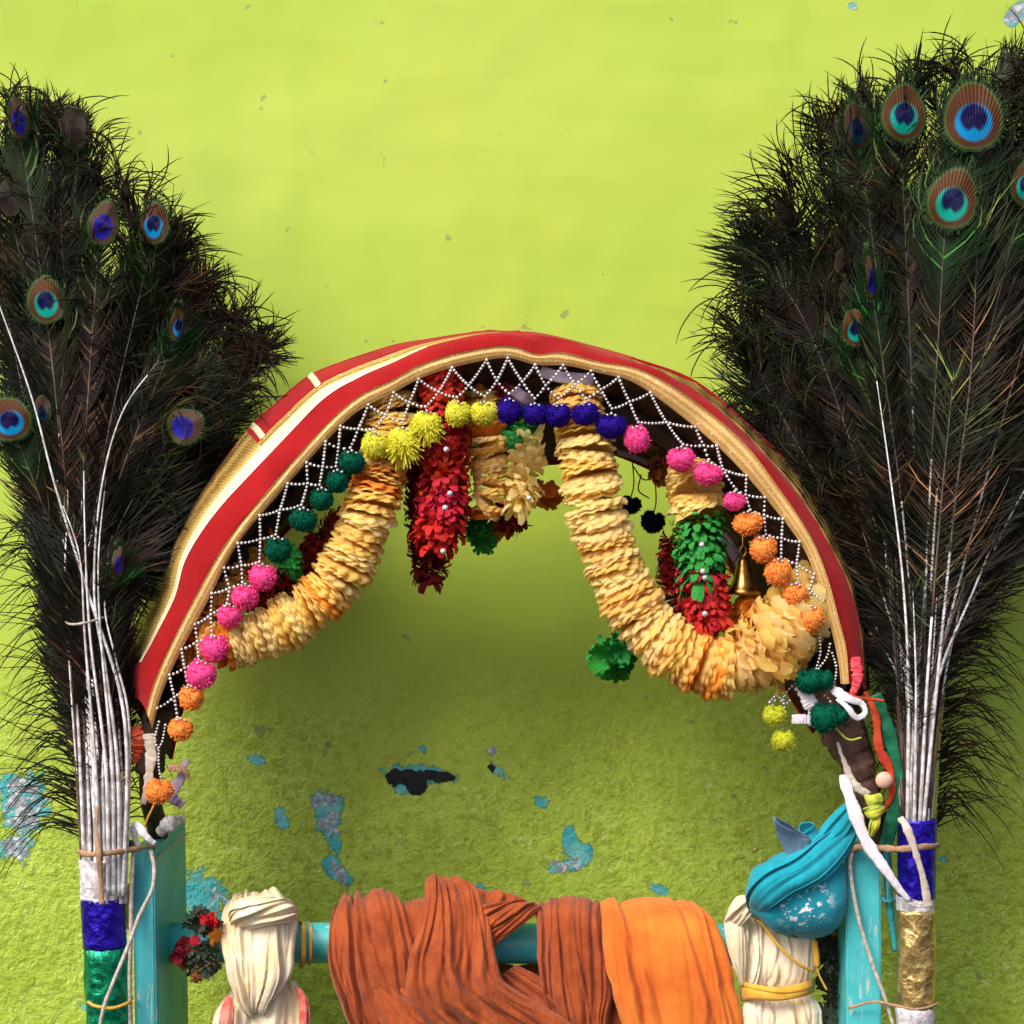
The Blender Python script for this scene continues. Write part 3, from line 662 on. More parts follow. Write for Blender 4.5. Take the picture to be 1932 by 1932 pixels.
# rear fringe: two dark pompoms hanging from the rear hem
rfr = thing('rear_pompom_fringe', 'dark navy pompoms hanging behind the long yellow garland', 'fringe', P(1210, 900, .14))
for x, y, r_ in ((1190,952,20),(1232,984,24)):
    pompom(rfr, x, y, 'navy', r_, .13)
    V, F = ptube([(x+3, 868+(x-1190)*.6, .145),(x+6, y-40, .135),(x, y-12, .13)], 1.4, 5, 20); obj('thread', mesh('thread', V, F), M['wood'], rfr)
V, F = join([ptube([(1195,880,.14),(1215,905,.14),(1245,900,.14),(1265,930,.14)], 1.5, 5, 30), ptube([(1210,895,.14),(1205,925,.14),(1225,940,.14)], 1.5, 5, 20)])
obj('thread', mesh('thread', V, F), M['wood'], rfr)

# ---------------------------------------------------------------- cloth-flower garlands
def ruffle(seed, layers=3, lobes=12, amp=.05, n=72):
    r = np.random.default_rng(seed); parts = []
    th = np.linspace(0, 2*np.pi, n, endpoint=False)
    for l in range(layers):
        ph = r.uniform(0, 6); lo = lobes+r.integers(-2, 3)
        rad = np.array([.08, .5, .8, .93, 1.0, 1.01])
        sc_ = (1-.15*np.abs(np.sin(th*lo/2+ph))**4 + .04*np.sin(th*3+r.uniform(0, 6)))*r.uniform(.9, 1.04)
        w = np.sin(th*lo/2*2+ph*2)*.5 + .7*np.sin(th*2+r.uniform(0, 6)) + .5*np.sin(th*5+r.uniform(0, 6))
        drop = np.array([0, 0, .015, .05, .09, .15])*r.uniform(.7, 1.3)
        V_ = []
        for q, dp in zip(rad, drop):
            rr_ = q*(sc_ if q > .5 else 1)
            z = amp*w*q**2 + (l-1)*.09 + dp + .008*r.normal(size=n)*q
            V_.append(np.stack([rr_*np.cos(th), rr_*np.sin(th), z], -1))
        parts.append((np.stack(V_).reshape(-1, 3), grid_faces(len(rad), n, True)))
    return join(parts)
def petals(seed, rings=4, num=12, length=1.0, width=.38, cup=.45):
    """flower of separate cupped petals around its axis z"""
    r = np.random.default_rng(seed); parts = []
    for k in range(rings):
        for i in range(num):
            a = 2*np.pi*(i+.5*k)/num + r.normal()*.08; L_ = length*(1-.12*k)*r.uniform(.88, 1.06); w = width*r.uniform(.8, 1.15)
            t = np.array([.12, .45, .75, .93, 1.02]); wd_ = np.array([.35, .8, 1.05, 1.0, .45])*w/2
            tilt = cup*(k-.6)*.5 + r.normal()*.12; cv = r.uniform(.0, .35)
            z = t*tilt + cv*t*t*(1 if r.random() < .6 else -1)*.6
            x = t*L_
            pts = []; crl = 1 if r.random() < .7 else -.6; x[4] -= .06*L_
            for j in range(5):
                for s_ in (-1, 0, 1):
                    yy = s_*wd_[j]; zz = z[j]+.35*abs(s_)*wd_[j] + .15*k + (.10*crl if j == 3 else .26*crl if j == 4 else 0)
                    pts.append((x[j]*math.cos(a)-yy*math.sin(a), x[j]*math.sin(a)+yy*math.cos(a), zz))
            parts.append((np.array(pts), grid_faces(5, 3)))
    return join(parts)
RUF = [mesh('flower', *ruffle(i)) for i in range(7)]
PET = [mesh('flower', *petals(i)) for i in range(5)]
FRILL = [mesh('flower', *petals(40+i, 4, 17, 1.0, .27, .14)) for i in range(5)]
BROAD = [mesh('flower', *petals(60+i, 4, 11, 1.0, .52, .22)) for i in range(4)]
LEAFY = [mesh('flower', *petals(20+i, 4, 15, 1.05, .26, .55)) for i in range(4)]
_mc = {}
def withmat(me, mat):
    k = (me.name, mat.name)
    if k not in _mc:
        q = me.copy(); q.materials.append(mat); _mc[k] = q
    return _mc[k]
def put_flower(parent, me, mat, c, axis, r, squash=1.0, jit=.12):
    o = bpy.data.objects.new('flower', withmat(me, mat)); sc.collection.objects.link(o); o.parent = parent
    o.location = Vector(c)-parent_world(parent)
    ax = (Vector(axis) if me.name[:6] != 'flower' or rng.random() < .5 or jit < .19 else -Vector(axis))+Vector(rng.normal(size=3))*jit
    q = ax.to_track_quat('Z', 'Y'); 
    from mathutils import Quaternion
    q = q @ Quaternion((0, 0, 1), rng.uniform(0, 6.28))
    o.rotation_mode = 'QUATERNION'; o.rotation_quaternion = q
    o.scale = (r, r, r*squash); return o
def garland(name, label, path, kinds, pitch, group=None, pearls=(), jit=.12, squash=1.0):
    """path: (x, y, Y, radius px); kinds: function(s 0..1) -> (mesh list, material list)"""
    c = spline(np.array(path, float), 200); p3 = P(c[:, 0], c[:, 1], c[:, 2])
    L = np.concatenate([[0], np.cumsum(np.linalg.norm(np.diff(p3, axis=0), axis=1))]); n = max(2, int(L[-1]/(pitch*S)))
    g = thing(name, label, 'garland', p3[0], group)
    T = np.gradient(p3, axis=0)
    Vt, Ft = tube(p3[::5], 3*S, 6); obj('cord', mesh('cord', Vt, Ft), M['mustard'], g)
    for i in range(n):
        u = (i+.5)/n*L[-1]; k = min(199, int(np.searchsorted(L, u)))
        ms, mats = kinds(i/n)
        put_flower(g, ms[rng.integers(len(ms))], mats[rng.integers(len(mats))], p3[k], T[k]/np.linalg.norm(T[k]), c[k, 3]*S*rng.uniform(.92, 1.06), squash, jit)
    for (x, y, Y) in pearls:
        v, f = ICO2; o = obj('bead', mesh('bead', v*5.5*S+P(x, y, Y), f), M['pearl'], g)
    return g
Y3 = M['yellow']; Yc = [Y3[0], Y3[0], Y3[1]]; Ya = [Y3[1], Y3[1], Y3[2]]
def ykind(s): return RUF, (Yc if (int(s*9) % 3 == 1) else [Y3[0], Y3[1]] if int(s*9) % 3 == 0 else Ya)
garland('flower_garland', 'yellow ruffled cloth garland curving down to the pink pompoms', [(735,735,-.005,46),(742,800,-.012,50),(722,880,-.02,52),(700,950,-.03,53),(672,1030,-.03,52),(636,1095,-.03,52),(588,1145,-.03,52),(530,1182,-.03,50),(475,1205,-.03,48),(425,1218,-.03,44),(385,1200,-.025,36)], ykind, 13, 'yellow garlands', jit=.10)
garland('flower_garland', 'long yellow ruffled garland swinging from the blue pompoms to the orange ones', [(1085,725,-.01,50),(1090,780,-.018,50),(1105,850,-.03,55),(1118,930,-.03,56),(1138,1010,-.03,55),(1165,1080,-.03,56),(1195,1145,-.03,57),(1232,1196,-.03,58),(1285,1238,-.03,58),(1340,1258,-.03,58),(1395,1255,-.03,62),(1440,1232,-.03,80),(1478,1192,-.028,78),(1505,1150,-.022,60),(1520,1110,-.01,42)], lambda s: (BROAD if s > .74 else RUF, Ya if .0 < s < .1 or .66 < s < .74 else Yc if .35 < s < .66 else [Y3[0], Y3[1]]), 14, 'yellow garlands', jit=.10)
def rk(s): return FRILL, M['red']
garland('flower_garland', 'bright red petalled garland hanging straight at the left of centre', [(832,700,-.015,46),(836,780,-.02,50),(838,860,-.02,53),(835,940,-.02,55),(832,1000,-.02,55),(838,1012,-.02,50)], rk, 14, 'red garlands', pearls=((842,848,-.075),(849,931,-.075),(840,958,-.078),(836,1040,-.06)), jit=.2)
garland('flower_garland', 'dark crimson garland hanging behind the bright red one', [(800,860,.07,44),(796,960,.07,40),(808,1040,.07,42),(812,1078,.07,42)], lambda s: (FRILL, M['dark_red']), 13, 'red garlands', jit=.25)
garland('flower_garland', 'pale yellow garland just right of the bright red one', [(905,740,.02,34),(918,800,.015,38),(920,860,.01,38),(925,920,.01,34),(918,960,.01,34),(920,980,.01,26)], ykind, 12, 'yellow garlands', jit=.25)
garland('flower_garland', 'short yellow garland of drooping petals with a green top', [(985,790,.03,30),(990,815,.025,36),(992,835,.01,36),(992,880,-.0,40),(988,915,-.0,42),(992,935,-.0,40)], lambda s: (LEAFY, M['green']) if s < .35 else (PET, Yc), 22, pearls=((998,940,-.03),), jit=.35)
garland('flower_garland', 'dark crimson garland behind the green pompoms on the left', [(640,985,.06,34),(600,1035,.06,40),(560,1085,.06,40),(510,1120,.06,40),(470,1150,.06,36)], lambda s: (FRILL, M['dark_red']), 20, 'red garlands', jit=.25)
garland('flower_garland', 'vertical garland of yellow, green and red flowers inside the right of the arch', [(1300,870,-.0,40),(1308,905,-.012,52),(1314,960,-.016,54),(1320,1010,-.018,54),(1324,1070,-.018,54),(1326,1120,-.018,54),(1330,1162,-.018,50)], lambda s: (RUF, Yc) if s < .33 else (LEAFY, M['green']) if s < .64 else (FRILL, M['red']), 15, pearls=((1324,1028,-.07),(1326,1078,-.072),(1330,1158,-.065),(1330,1090,-.07)), jit=.18)
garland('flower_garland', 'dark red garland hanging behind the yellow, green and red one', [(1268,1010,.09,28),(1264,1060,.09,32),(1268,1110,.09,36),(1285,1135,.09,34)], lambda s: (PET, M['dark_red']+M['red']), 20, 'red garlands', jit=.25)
garland('flower_garland', 'orange flowers fixed along the inside of the arch behind the left beads', [(348,1270,-.0,20),(370,1210,-.005,26),(410,1150,-.01,28),(455,1085,.01,22),(520,1010,.03,22)], lambda s: (PET+RUF, M['orange']+Y3[1:]), 20, 'orange flower strings behind the beads', jit=.5)
garland('flower_garland', 'amber flowers fixed under the top of the arch behind the beads', [(690,790,.0,26),(760,752,.0,26),(800,735,.0,22),(880,742,.02,26),(940,745,.02,28),(990,765,.04,22)], lambda s: (PET+RUF, M['orange']+Y3[2:]+M['dark_red']), 20, 'orange flower strings behind the beads', jit=.5)
def loose(label, x, y, Y, ms, mats, r, n=3, cat='flower', spread=8, axis=(0, -1, .1), group=None, name='cloth_flower'):
    g = thing(name, label, cat, P(x, y, Y), group)
    for i in range(n):
        put_flower(g, ms[rng.integers(len(ms))], mats[rng.integers(len(mats))], P(x+rng.normal()*spread, y+rng.normal()*spread, Y+rng.normal()*.006), axis, r*S*rng.uniform(.85, 1.1), 1, .6)
    return g
loose('green leafy cloth flower hanging below the pale yellow garland', 914, 1015, .05, LEAFY, M['green'], 29, 3)
loose('orange and rust cloth flower behind the pale yellow garland', 962, 975, .06, PET, M['orange']+M['dark_red'], 34, 4)
loose('green leafy cloth flower behind the lower bend of the long yellow garland', 1168, 1233, .05, LEAFY, M['green'], 42, 4)
loose('golden cloth flowers below the brass bell', 1405, 1158, .01, PET, Y3[1:]+M['orange'], 36, 6, spread=13)
loose('rust coloured cloth flower beside the short yellow garland', 1022, 935, .05, PET, M['orange'], 26, 3)
loose('small green cloth flower under the bottle green pompoms', 548, 1062, .0, LEAFY, M['green'], 22, 2)
loose('dull orange flowers inside the right shoulder of the arch', 1235, 860, .08, PET, M['dried']+M['orange'], 26, 5, spread=22)

# brass bell
bell = thing('brass_bell', 'small brass bell hanging inside the right of the arch', 'bell', P(1408, 1060, .0))
prof = np.array([(0,.0),(7,1),(11,10),(15,28),(20,46),(30,62),(36,70),(33,71),(27,63),(17,46),(10,20),(0,8)], float)
th = np.linspace(0, 2*np.pi, 32, endpoint=False); c0 = P(1402, 1050, .0)
V = np.stack([c0[0]+prof[:, 0:1]*S*np.cos(th), c0[1]+prof[:, 0:1]*S*np.sin(th), c0[2]-prof[:, 1:2]*S+0*th], -1).reshape(-1, 3)
obj('bell_body', mesh('bell_body', V, grid_faces(len(prof), 32, True)), M['brass'], bell)
V, F = join([ptube([(1402,1052,.0),(1396,1040,.0),(1402,1030,.0),(1408,1040,.0),(1402,1052,.0)], 2.5, 6, 24), ptube([(1402,1032,.0),(1400,1000,.01),(1392,960,.03)], 2, 5, 20)])
obj('hanger', mesh('hanger', V, F), M['brass'], bell)
V, F = join([ptube([(1402,1080,.0),(1402,1120,.0)], 2, 6, 8), (ICO2[0]*7*S+P(1402, 1122, .0), ICO2[1])])
obj('clapper', mesh('clapper', V, F), M['brass'], bell)

# dried flower bunches at the ends of the crossbar
LEAF = simple('dark_dry_leaf', (.030,.045,.025), (.07,.08,.05), .7, 90, .4, objrand=.4)
g = thing('dried_flower_bunch', 'dried red and orange flowers with dark leaves between the left post and cream bundle', 'dried flowers', P(370, 1790, .03))
for (x, y, mt, r_) in [(368,1745,LEAF,24),(392,1748,M['dried'][0],20),(385,1740,LEAF,22),(402,1735,M['red'][0],15),(408,1768,Y3[2],16),(345,1800,M['dark_red'][0],20),(366,1790,LEAF,24),(385,1800,LEAF,26),(400,1812,LEAF,22),(368,1775,M['red'][0],10),(352,1815,M['orange'][0],18),(365,1828,M['orange'][0],20),(380,1835,M['dried'][0],16),(350,1780,M['dark_red'][0],14),(402,1785,LEAF,18),(375,1815,LEAF,22),(395,1825,M['dried'][0],14)]:
    put_flower(g, (LEAFY if mt is LEAF else PET)[rng.integers(4)], mt, P(x, y, .02+rng.normal()*.01), (0, -1, 0), r_*S*1.1, 1, .7)
g = thing('dried_flower_bunch', 'small orange flowers with dark leaves against the right post', 'dried flowers', P(1565, 1790, .03))
for (x, y, mt, r_) in [(1556,1745,LEAF,26),(1572,1752,Y3[2],12),(1562,1764,Y3[2],13),(1578,1742,Y3[2],10),(1552,1728,Y3[2],12),(1570,1790,LEAF,28),(1556,1808,LEAF,24),(1578,1825,M['dried'][0],16),(1566,1845,LEAF,24),(1582,1858,LEAF,20),(1545,1770,LEAF,20),(1545,1725,M['orange'][0],12),(1574,1880,LEAF,24),(1560,1920,LEAF,28)]:
    put_flower(g, (LEAFY if mt is LEAF else PET)[rng.integers(4)], mt, P(x, y, .055+rng.normal()*.01), (0, -1, 0), r_*S*1.1, 1, .7)
g = thing('yellow_flower_string', 'little yellow flowers strung behind the left white string', 'garland', P(243, 1720, 0))
for y in range(1672, 1745, 12): put_flower(g, PET[y % 5], Y3[1], P(242, y, -.004), (0, -.6, 1), 9*S, 1, .3)

# ---------------------------------------------------------------- ribbons and cords at the arch feet
def ribbon(name, label, cat, pts, r, mat, flat=.22, group=None, m_=50, n=10, seed=0):
    c = spline(np.array(pts, float), m_); p3 = P(c[:, 0], c[:, 1], c[:, 2])
    r_ = np.broadcast_to(np.asarray(r, float), (m_,)) if np.ndim(r) == 0 else np.interp(np.linspace(0, 1, m_), np.linspace(0, 1, len(r)), r)
    V, F = tube(p3, r_*S*(1+(.10 if flat == 1 or np.max(r_) > 20 else .22)*snoise(m_, 12)), n, flat)
    if flat < .6: V = V + np.repeat(np.random.default_rng(int(abs(pts[0][0]*7+pts[0][1]))).normal(size=(m_, 3))*.03, n, 0)*np.repeat(r_*S, n)[:, None] + np.random.default_rng(3).normal(size=V.shape)*.05*np.repeat(r_*S, n)[:, None]
    o = obj(name, mesh(name, V, F), mat); return tag(o, label, cat, group)
ribbon('cloth_strip', 'orange red cloth strip at the left foot of the arch', 'ribbon', [(255,1370,-.01),(262,1400,-.016),(256,1440,-.012)], [12,14,4], M['redrib'])
ribbon('cloth_strip', 'beige cloth strip hanging at the left foot of the arch', 'ribbon', [(282,1385,-.03),(285,1430,-.032),(278,1480,-.032),(270,1518,-.03)], [14,11,8,6], M['cream_tape'])
ribbon('cloth_strip', 'lilac cloth end behind the lowest orange pompom', 'ribbon', [(352,1432,-.01),(340,1470,-.014),(322,1500,-.02),(345,1520,-.016)], [5,9,13,8], M['lilac'])
ribbon('cloth_strip', 'short brown cloth strip crossing the left foot of the arch', 'ribbon', [(318,1448,-.02),(345,1452,-.024),(358,1470,-.02)], [7,7,4], M['twine_tan'])
ribbon('paper_scrap', 'crumpled white paper scrap on top of the left post', 'paper', [(300,1572,.0),(318,1556,-.01),(345,1545,.02)], [8,14,8], M['paper'], .5)
ribbon('ribbon_knot', 'white ribbon knot tying feathers to the left post', 'ribbon', [(262,1600,-.03),(252,1570,-.035),(258,1556,-.038),(275,1578,-.04),(292,1592,-.036)], [3,7,8,8,5], M['white_ribbon'], .35)
ribbon('cloth_strip', 'green cloth scrap under the white ribbon knot on the left', 'ribbon', [(238,1588,-.01),(250,1594,-.012),(262,1590,-.01)], [5,9,4], M['greenrib'], .5)
ribbon('cord', 'thin yellow cord on the left foot of the arch', 'cord', [(290,1520,-.03),(278,1545,-.03),(268,1572,-.03)], 2, M['mustard'], 1)

ribbon('cloth_strip', 'long green cloth strip between the right arch foot and the feathers', 'ribbon', [(1650,1310,-.03),(1672,1370,-.03),(1690,1440,-.03),(1694,1480,-.032),(1685,1540,-.03),(1670,1600,-.026)], [12,14,10,9,14,10], M['greenrib'])
ribbon('cloth_strip', 'orange red cloth strip twisting down the right arch foot', 'ribbon', [(1632,1305,-.036),(1652,1350,-.036),(1658,1410,-.038),(1678,1450,-.038),(1682,1500,-.036),(1660,1540,-.03)], [5,7,9,8,6,4], M['redrib'])
ribbon('cloth_strip', 'brown gauzy cloth wrapped round the right foot of the arch', 'cloth', [(1520,1270,-.0),(1560,1320,-.0),(1590,1380,-.004),(1612,1430,-.004),(1630,1480,-.002),(1650,1540,.0)], [26,36,40,36,24,18], simple('brown_gauze', (.17,.085,.06), (.09,.045,.035), .7, 70, .6, 120, .004), .5)
ribbon('cloth_strip', 'white ribbon end sticking left between the green pompoms', 'ribbon', [(1494,1357,-.05),(1520,1358,-.054),(1548,1362,-.05)], [9,10,10], M['white_ribbon'])
ribbon('cloth_strip', 'white ribbon running down between yellow garland and green pompom', 'ribbon', [(1510,1292,-.04),(1524,1318,-.048),(1540,1350,-.048)], [12,13,12], M['white_ribbon'])
ribbon('ribbon_bow', 'white ribbon bow at the right foot of the red band', 'ribbon', [(1570,1300,-.055),(1600,1318,-.062),(1626,1328,-.06),(1632,1345,-.062),(1616,1354,-.066),(1598,1334,-.068),(1580,1318,-.06)], [6,10,7,5,5,6,4], M['white_ribbon'], .2)
ribbon('cloth_strip', 'long white cloth strip running from the arch foot to the blue foil', 'ribbon', [(1590,1462,-.03),(1606,1512,-.046),(1622,1560,-.05),(1642,1600,-.052),(1670,1640,-.054),(1695,1675,-.054),(1716,1700,-.052)], [8,11,13,13,12,8,5], M['white_ribbon'], .35)
ribbon('cloth_strip', 'beige cloth strip on the arch foot above the white strip', 'ribbon', [(1580,1400,-.03),(1590,1430,-.034),(1612,1480,-.034),(1640,1500,-.03)], [3,4,9,6], M['cream_tape'])
yk = thing('ribbon_knot', 'yellow ribbon knot above the right post', 'ribbon', P(1646, 1530, -.05))
for kq, st_ in enumerate(([(1632,1498,1640,1512,-.04,5),(1642,1500,1648,1524,-.056,9),(1660,1496,1664,1518,-.05,6)], [(1630,1524,1636,1538,-.04,5),(1644,1520,1650,1546,-.06,9),(1664,1518,1666,1532,-.05,6)], [(1650,1530,1662,1528,-.05,6),(1640,1552,1660,1556,-.058,8),(1638,1574,1648,1578,-.05,4)])):
    obj('fold', fold(st_, 60+kq, k=6, amp=3, nu=48, nv=24), M['yellowrib'], yk)
ribbon('ribbon_bow', 'pink and red satin tail at the right end of the red band', 'ribbon', [(1612,1240,-.045),(1618,1280,-.05),(1606,1316,-.048)], [14,10,5], simple('pink_satin', (.80,.10,.13), (.55,.02,.03), .35, 60, .2))
ribbon('cord', 'thin yellow cord across the brown gauzy cloth', 'cord', [(1545,1345,-.05),(1575,1372,-.05),(1600,1395,-.052),(1625,1392,-.05)], 2, M['yellowrib'], 1)
ribbon('cord', 'orange cord sticking out at the right end of the red band', 'cord', [(1590,1305,-.05),(1620,1316,-.05),(1668,1322,-.05)], 2.5, M['redrib'], 1)
o = obj('wooden_bead', mesh('wooden_bead', ICO3[0]*np.array([16,10,16])*S+P(1668, 1472, -.048), ICO3[1]), simple('peach_bead', (.75,.45,.34), (.62,.34,.25), .4, 40, .1)); tag(o, 'round peach bead between the orange and green strips', 'bead')

# ---------------------------------------------------------------- peacock feathers
def eye_mesh(w, h, kind, seed):
    """teardrop eye, local x across, z up, facing -y; colours per vertex"""
    r = np.random.default_rng(seed); nr, na = 18, 56
    a = np.linspace(0, 2*np.pi, na, endpoint=False); q = np.linspace(0, 1, nr)**.9
    X = np.cos(a)*(1-.16*np.sin(a)); Z = np.sin(a)
    jag = 1+.018*r.normal(size=na)
    x = q[:, None]*X*np.where(q[:, None] > .9, jag, 1); z = q[:, None]*Z*np.where(q[:, None] > .9, jag, 1)
    rad = np.sqrt((x*1.02)**2+z**2)/np.sqrt((X*1.02)**2+Z**2).mean()
    bronze, cy, dk = {'blue': ((.085,.030,.010), (.0,.24,.55), (.005,.002,.05)), 'green': ((.085,.034,.011), (.0,.34,.26), (.004,.005,.055)),
                      'indigo': ((.085,.045,.028), (.012,.015,.42), (.008,.003,.18)), 'dim': ((.07,.035,.022), (.004,.06,.10), (.005,.006,.03)),
                      'back': ((.035,.022,.016), (.025,.016,.012), (.022,.014,.012))}[kind]
    bronze, cy, dk = map(np.array, (bronze, cy, dk)); C = np.broadcast_to(bronze, x.shape+(3,)).copy()
    def lay(mask, c): C[:] = C*(1-mask[..., None])+c*mask[..., None]
    st = lambda v, e0, e1: np.clip((v-e0)/(e1-e0), 0, 1)
    qq = np.broadcast_to(q[:, None], x.shape)
    lay(st(qq, .83, .87), np.array((.03,.035,.012))); lay(st(qq, .87, .89)*(1-st(qq, .91, .94)), np.array((.07,.11,.02)) if kind != 'back' else np.array((.06,.05,.03))); lay(st(qq, .94, .98), np.array((.012,.05,.02)) if kind != 'back' else np.array((.03,.03,.02)))
    e1 = np.sqrt((x/.60)**2+((z+.20)/.52)**2); lay(1-st(e1, .92, 1.04), cy)
    e2 = np.sqrt((x/.44)**2+((z+.08)/.40)**2) + .55*np.exp(-(x/.10)**2)*np.clip(-z-.12, 0, .3)*3
    lay(1-st(e2, .9, 1.08), dk)
    y = -.004*(1-qq**2)*1.0 + .002*np.sin(a*3+seed)[None]*qq
    V = np.stack([x*w/2*S, y, z*h/2*S], -1).reshape(-1, 3)
    UV = np.stack([x, z], -1).reshape(-1, 2); CC = C.reshape(-1, 3)
    nf = 150; fa = r.uniform(0, 2*np.pi, nf); up = np.clip(np.sin(fa), -.2, 1); L1 = 1.06+.10*r.random(nf)+.42*np.clip(up, 0, 1)*r.random(nf)
    fx, fz = np.cos(fa)*(1-.16*np.sin(fa)), np.sin(fa); px_, pz_ = -fz, fx
    wv = .022; sw = r.normal(size=nf)*.10
    def q3(k, wd, s_): return np.stack([(fx*k+px_*wd*s_+px_*sw*(k-.8)*2)*w/2*S, np.full(nf, .0012)+.003*(k-.8)*r.normal(size=nf), (fz*k+pz_*wd*s_+pz_*sw*(k-.8)*2)*h/2*S], -1)
    FV = np.stack([q3(.80+0*fa, wv, -1), q3(.80+0*fa, wv, 1), q3(L1, wv*.35, 1), q3(L1, wv*.35, -1)], 1).reshape(-1, 3)
    fc = np.array((.03,.07,.02)) if kind != 'back' else np.array((.035,.028,.018))
    FC = np.repeat(fc[None]*r.uniform(.3, 1.3, (nf, 1)), 4, 0)
    return mesh('eye', np.vstack([V, FV]), [grid_faces(nr, na, True), np.arange(nf*4).reshape(nf, 4)+len(V)], uv=np.vstack([UV, np.zeros((nf*4, 2))]), col=np.vstack([CC, FC]))

def make_feather(parent, pts, seed, t0=.3, blen=75, eye=None, eyerot=0., nb=210, quill='quill', sparse=False, rbase=3.2, split=.62, barbtint=None, droop=.12):
    """pts: (x, y, Y) from base to tip"""
    r = np.random.default_rng(seed); c = spline(np.array(pts, float), 60); C = P(c[:, 0], c[:, 1], c[:, 2])
    T, A, B = frames(C); tt = np.linspace(0, 1, 60)
    rad = rbase*(1-.82*tt)+.25
    cut = int(60*split)
    V, F = tube(C[:cut+1], rad[:cut+1]*S, 6)
    f = obj('feather', mesh('feather', V, F), M[quill], parent)
    V, F = tube(C[cut:], rad[cut:]*S, 5)
    o = bpy.data.objects.new('shaft_tip', mesh('shaft_tip', V, F)); sc.collection.objects.link(o); o.data.materials.append(M['quill_brown']); o.parent = f
    # barbs
    n = nb*2; side = np.where(np.arange(n) % 2 == 0, 1., -1.); t = t0+(1-t0)*(np.arange(n)/n)**(.9)
    ix = t*59; i = np.clip(ix.astype(int), 0, 58); fr_ = (ix-i)[:, None]
    lerp = lambda Q: Q[i]*(1-fr_)+Q[i+1]*fr_
    Pt, Tt, At, Bt = lerp(C), lerp(T), lerp(A), lerp(B)
    tw = r.uniform(-.5, .5)+.5*np.interp(t, np.linspace(0, 1, 6), r.uniform(-1, 1, 6))
    Sd = At*np.cos(tw)[:, None]+Bt*np.sin(tw)[:, None]; Nn = Bt*np.cos(tw)[:, None]-At*np.sin(tw)[:, None]
    clump = np.interp(t, np.linspace(0, 1, 60), r.uniform(-1, 1, 60)); clump2 = np.interp(t, np.linspace(0, 1, 35), r.uniform(-1, 1, 35))
    tip = np.clip((t-.86)/.14, 0, 1)
    ang = np.interp(t, [0, .5, .86, 1], [1.15, .95, .72, .16 if eye is not None else .45]) + .26*clump*side + .10*r.normal(size=n)
    L = blen*S*np.interp(t, [0, t0, t0+.12, .75, .9, 1], [.3, .6, 1, .95, 1.0, .75])*(1+.24*clump2+.16*r.normal(size=n))
    if eye is not None: L = np.where(t > .9, np.maximum(L, eye[1]*S*np.interp(t, [.9, 1], [.85, 1.25])), L)
    q = np.array([0, .3, .6, .85, 1.0])[None, :, None]
    dir0 = np.cos(ang)[:, None]*Tt+np.sin(ang)[:, None]*side[:, None]*Sd
    bend = (.28+.30*clump2+.10*r.normal(size=n))[:, None]*Tt*(1-tip)[:, None] + (.16*clump-.10)[:, None]*side[:, None]*Sd*(1-tip)[:, None] - tip[:, None]*side[:, None]*Sd*.02
    oop = Nn*(.18*clump+.12*r.normal(size=n)-.04)[:, None]
    pts_ = Pt[:, None]+L[:, None, None]*(q*dir0[:, None]+q**2*(bend+oop)[:, None]+q**2*np.array([0, 0, -droop])[None, None])
    if eye is not None:   # the last barbs wrap round the eye in a teardrop
        wrap = (t > .9)[:, None, None]*np.sin(np.pi*q*.9)*(side[:, None]*Sd)[:, None]*(eye[0]*.30*S)
        pts_ = pts_+wrap
    d = np.gradient(pts_, axis=1); sd = np.cross(d, Nn[:, None]); sd /= np.linalg.norm(sd, axis=2)[..., None]+1e-9
    w = (1.3 if not sparse else .75)*S*np.array([1, .95, .8, .55, .15])[None, :, None]*(1+.3*r.normal(size=(n, 1, 1)))
    V = np.stack([pts_-sd*w, pts_+sd*w], 2).reshape(-1, 3)      # n,5,2
    base = (np.arange(n)*10)[:, None]; k = np.arange(4)[None]*2
    Fq = np.stack([base+k, base+k+1, base+k+3, base+k+2], -1).reshape(-1, 4)
    # tint per barb: bronze, green towards the eye
    g = np.clip((t-.84)/.12, 0, 1)[:, None]*(1.0 if eye is not None and eye[2] != 'back' else .35)
    col = np.ones((n, 3))*(.75+.75*r.random((n, 1))**2)
    col = col*(1-.7*g)+g*np.array([[1.4,6.0,2.8]])*.7*(.6+.8*r.random((n, 1)))
    hi = r.random(n) < .07; col[hi] = col[hi]*np.array([9.0,7.6,6.6])  # glints of light painted as paler colour on a few barbs
    if barbtint is not None: col = col*np.array(barbtint)
    colv = np.repeat(col, 10, 0)
    b_ = bpy.data.objects.new('barbs', mesh('barbs', V, Fq, True, col=colv)); sc.collection.objects.link(b_); b_.data.materials.append(M['barb']); b_.parent = f
    if eye is not None:
        e = bpy.data.objects.new('eye', eye_mesh(eye[0], eye[1], eye[2], seed)); sc.collection.objects.link(e); e.data.materials.append(M['eye']); e.parent = f
        tipd = T[-1]; x_, y_ = eye[3], eye[4]
        e.location = Vector(P(x_, y_, c[-1, 2]-.012))
        e.rotation_euler = (R(eye[6] if len(eye) > 6 else 0), R(eyerot), R(eye[5] if len(eye) > 5 else 0))
    return f

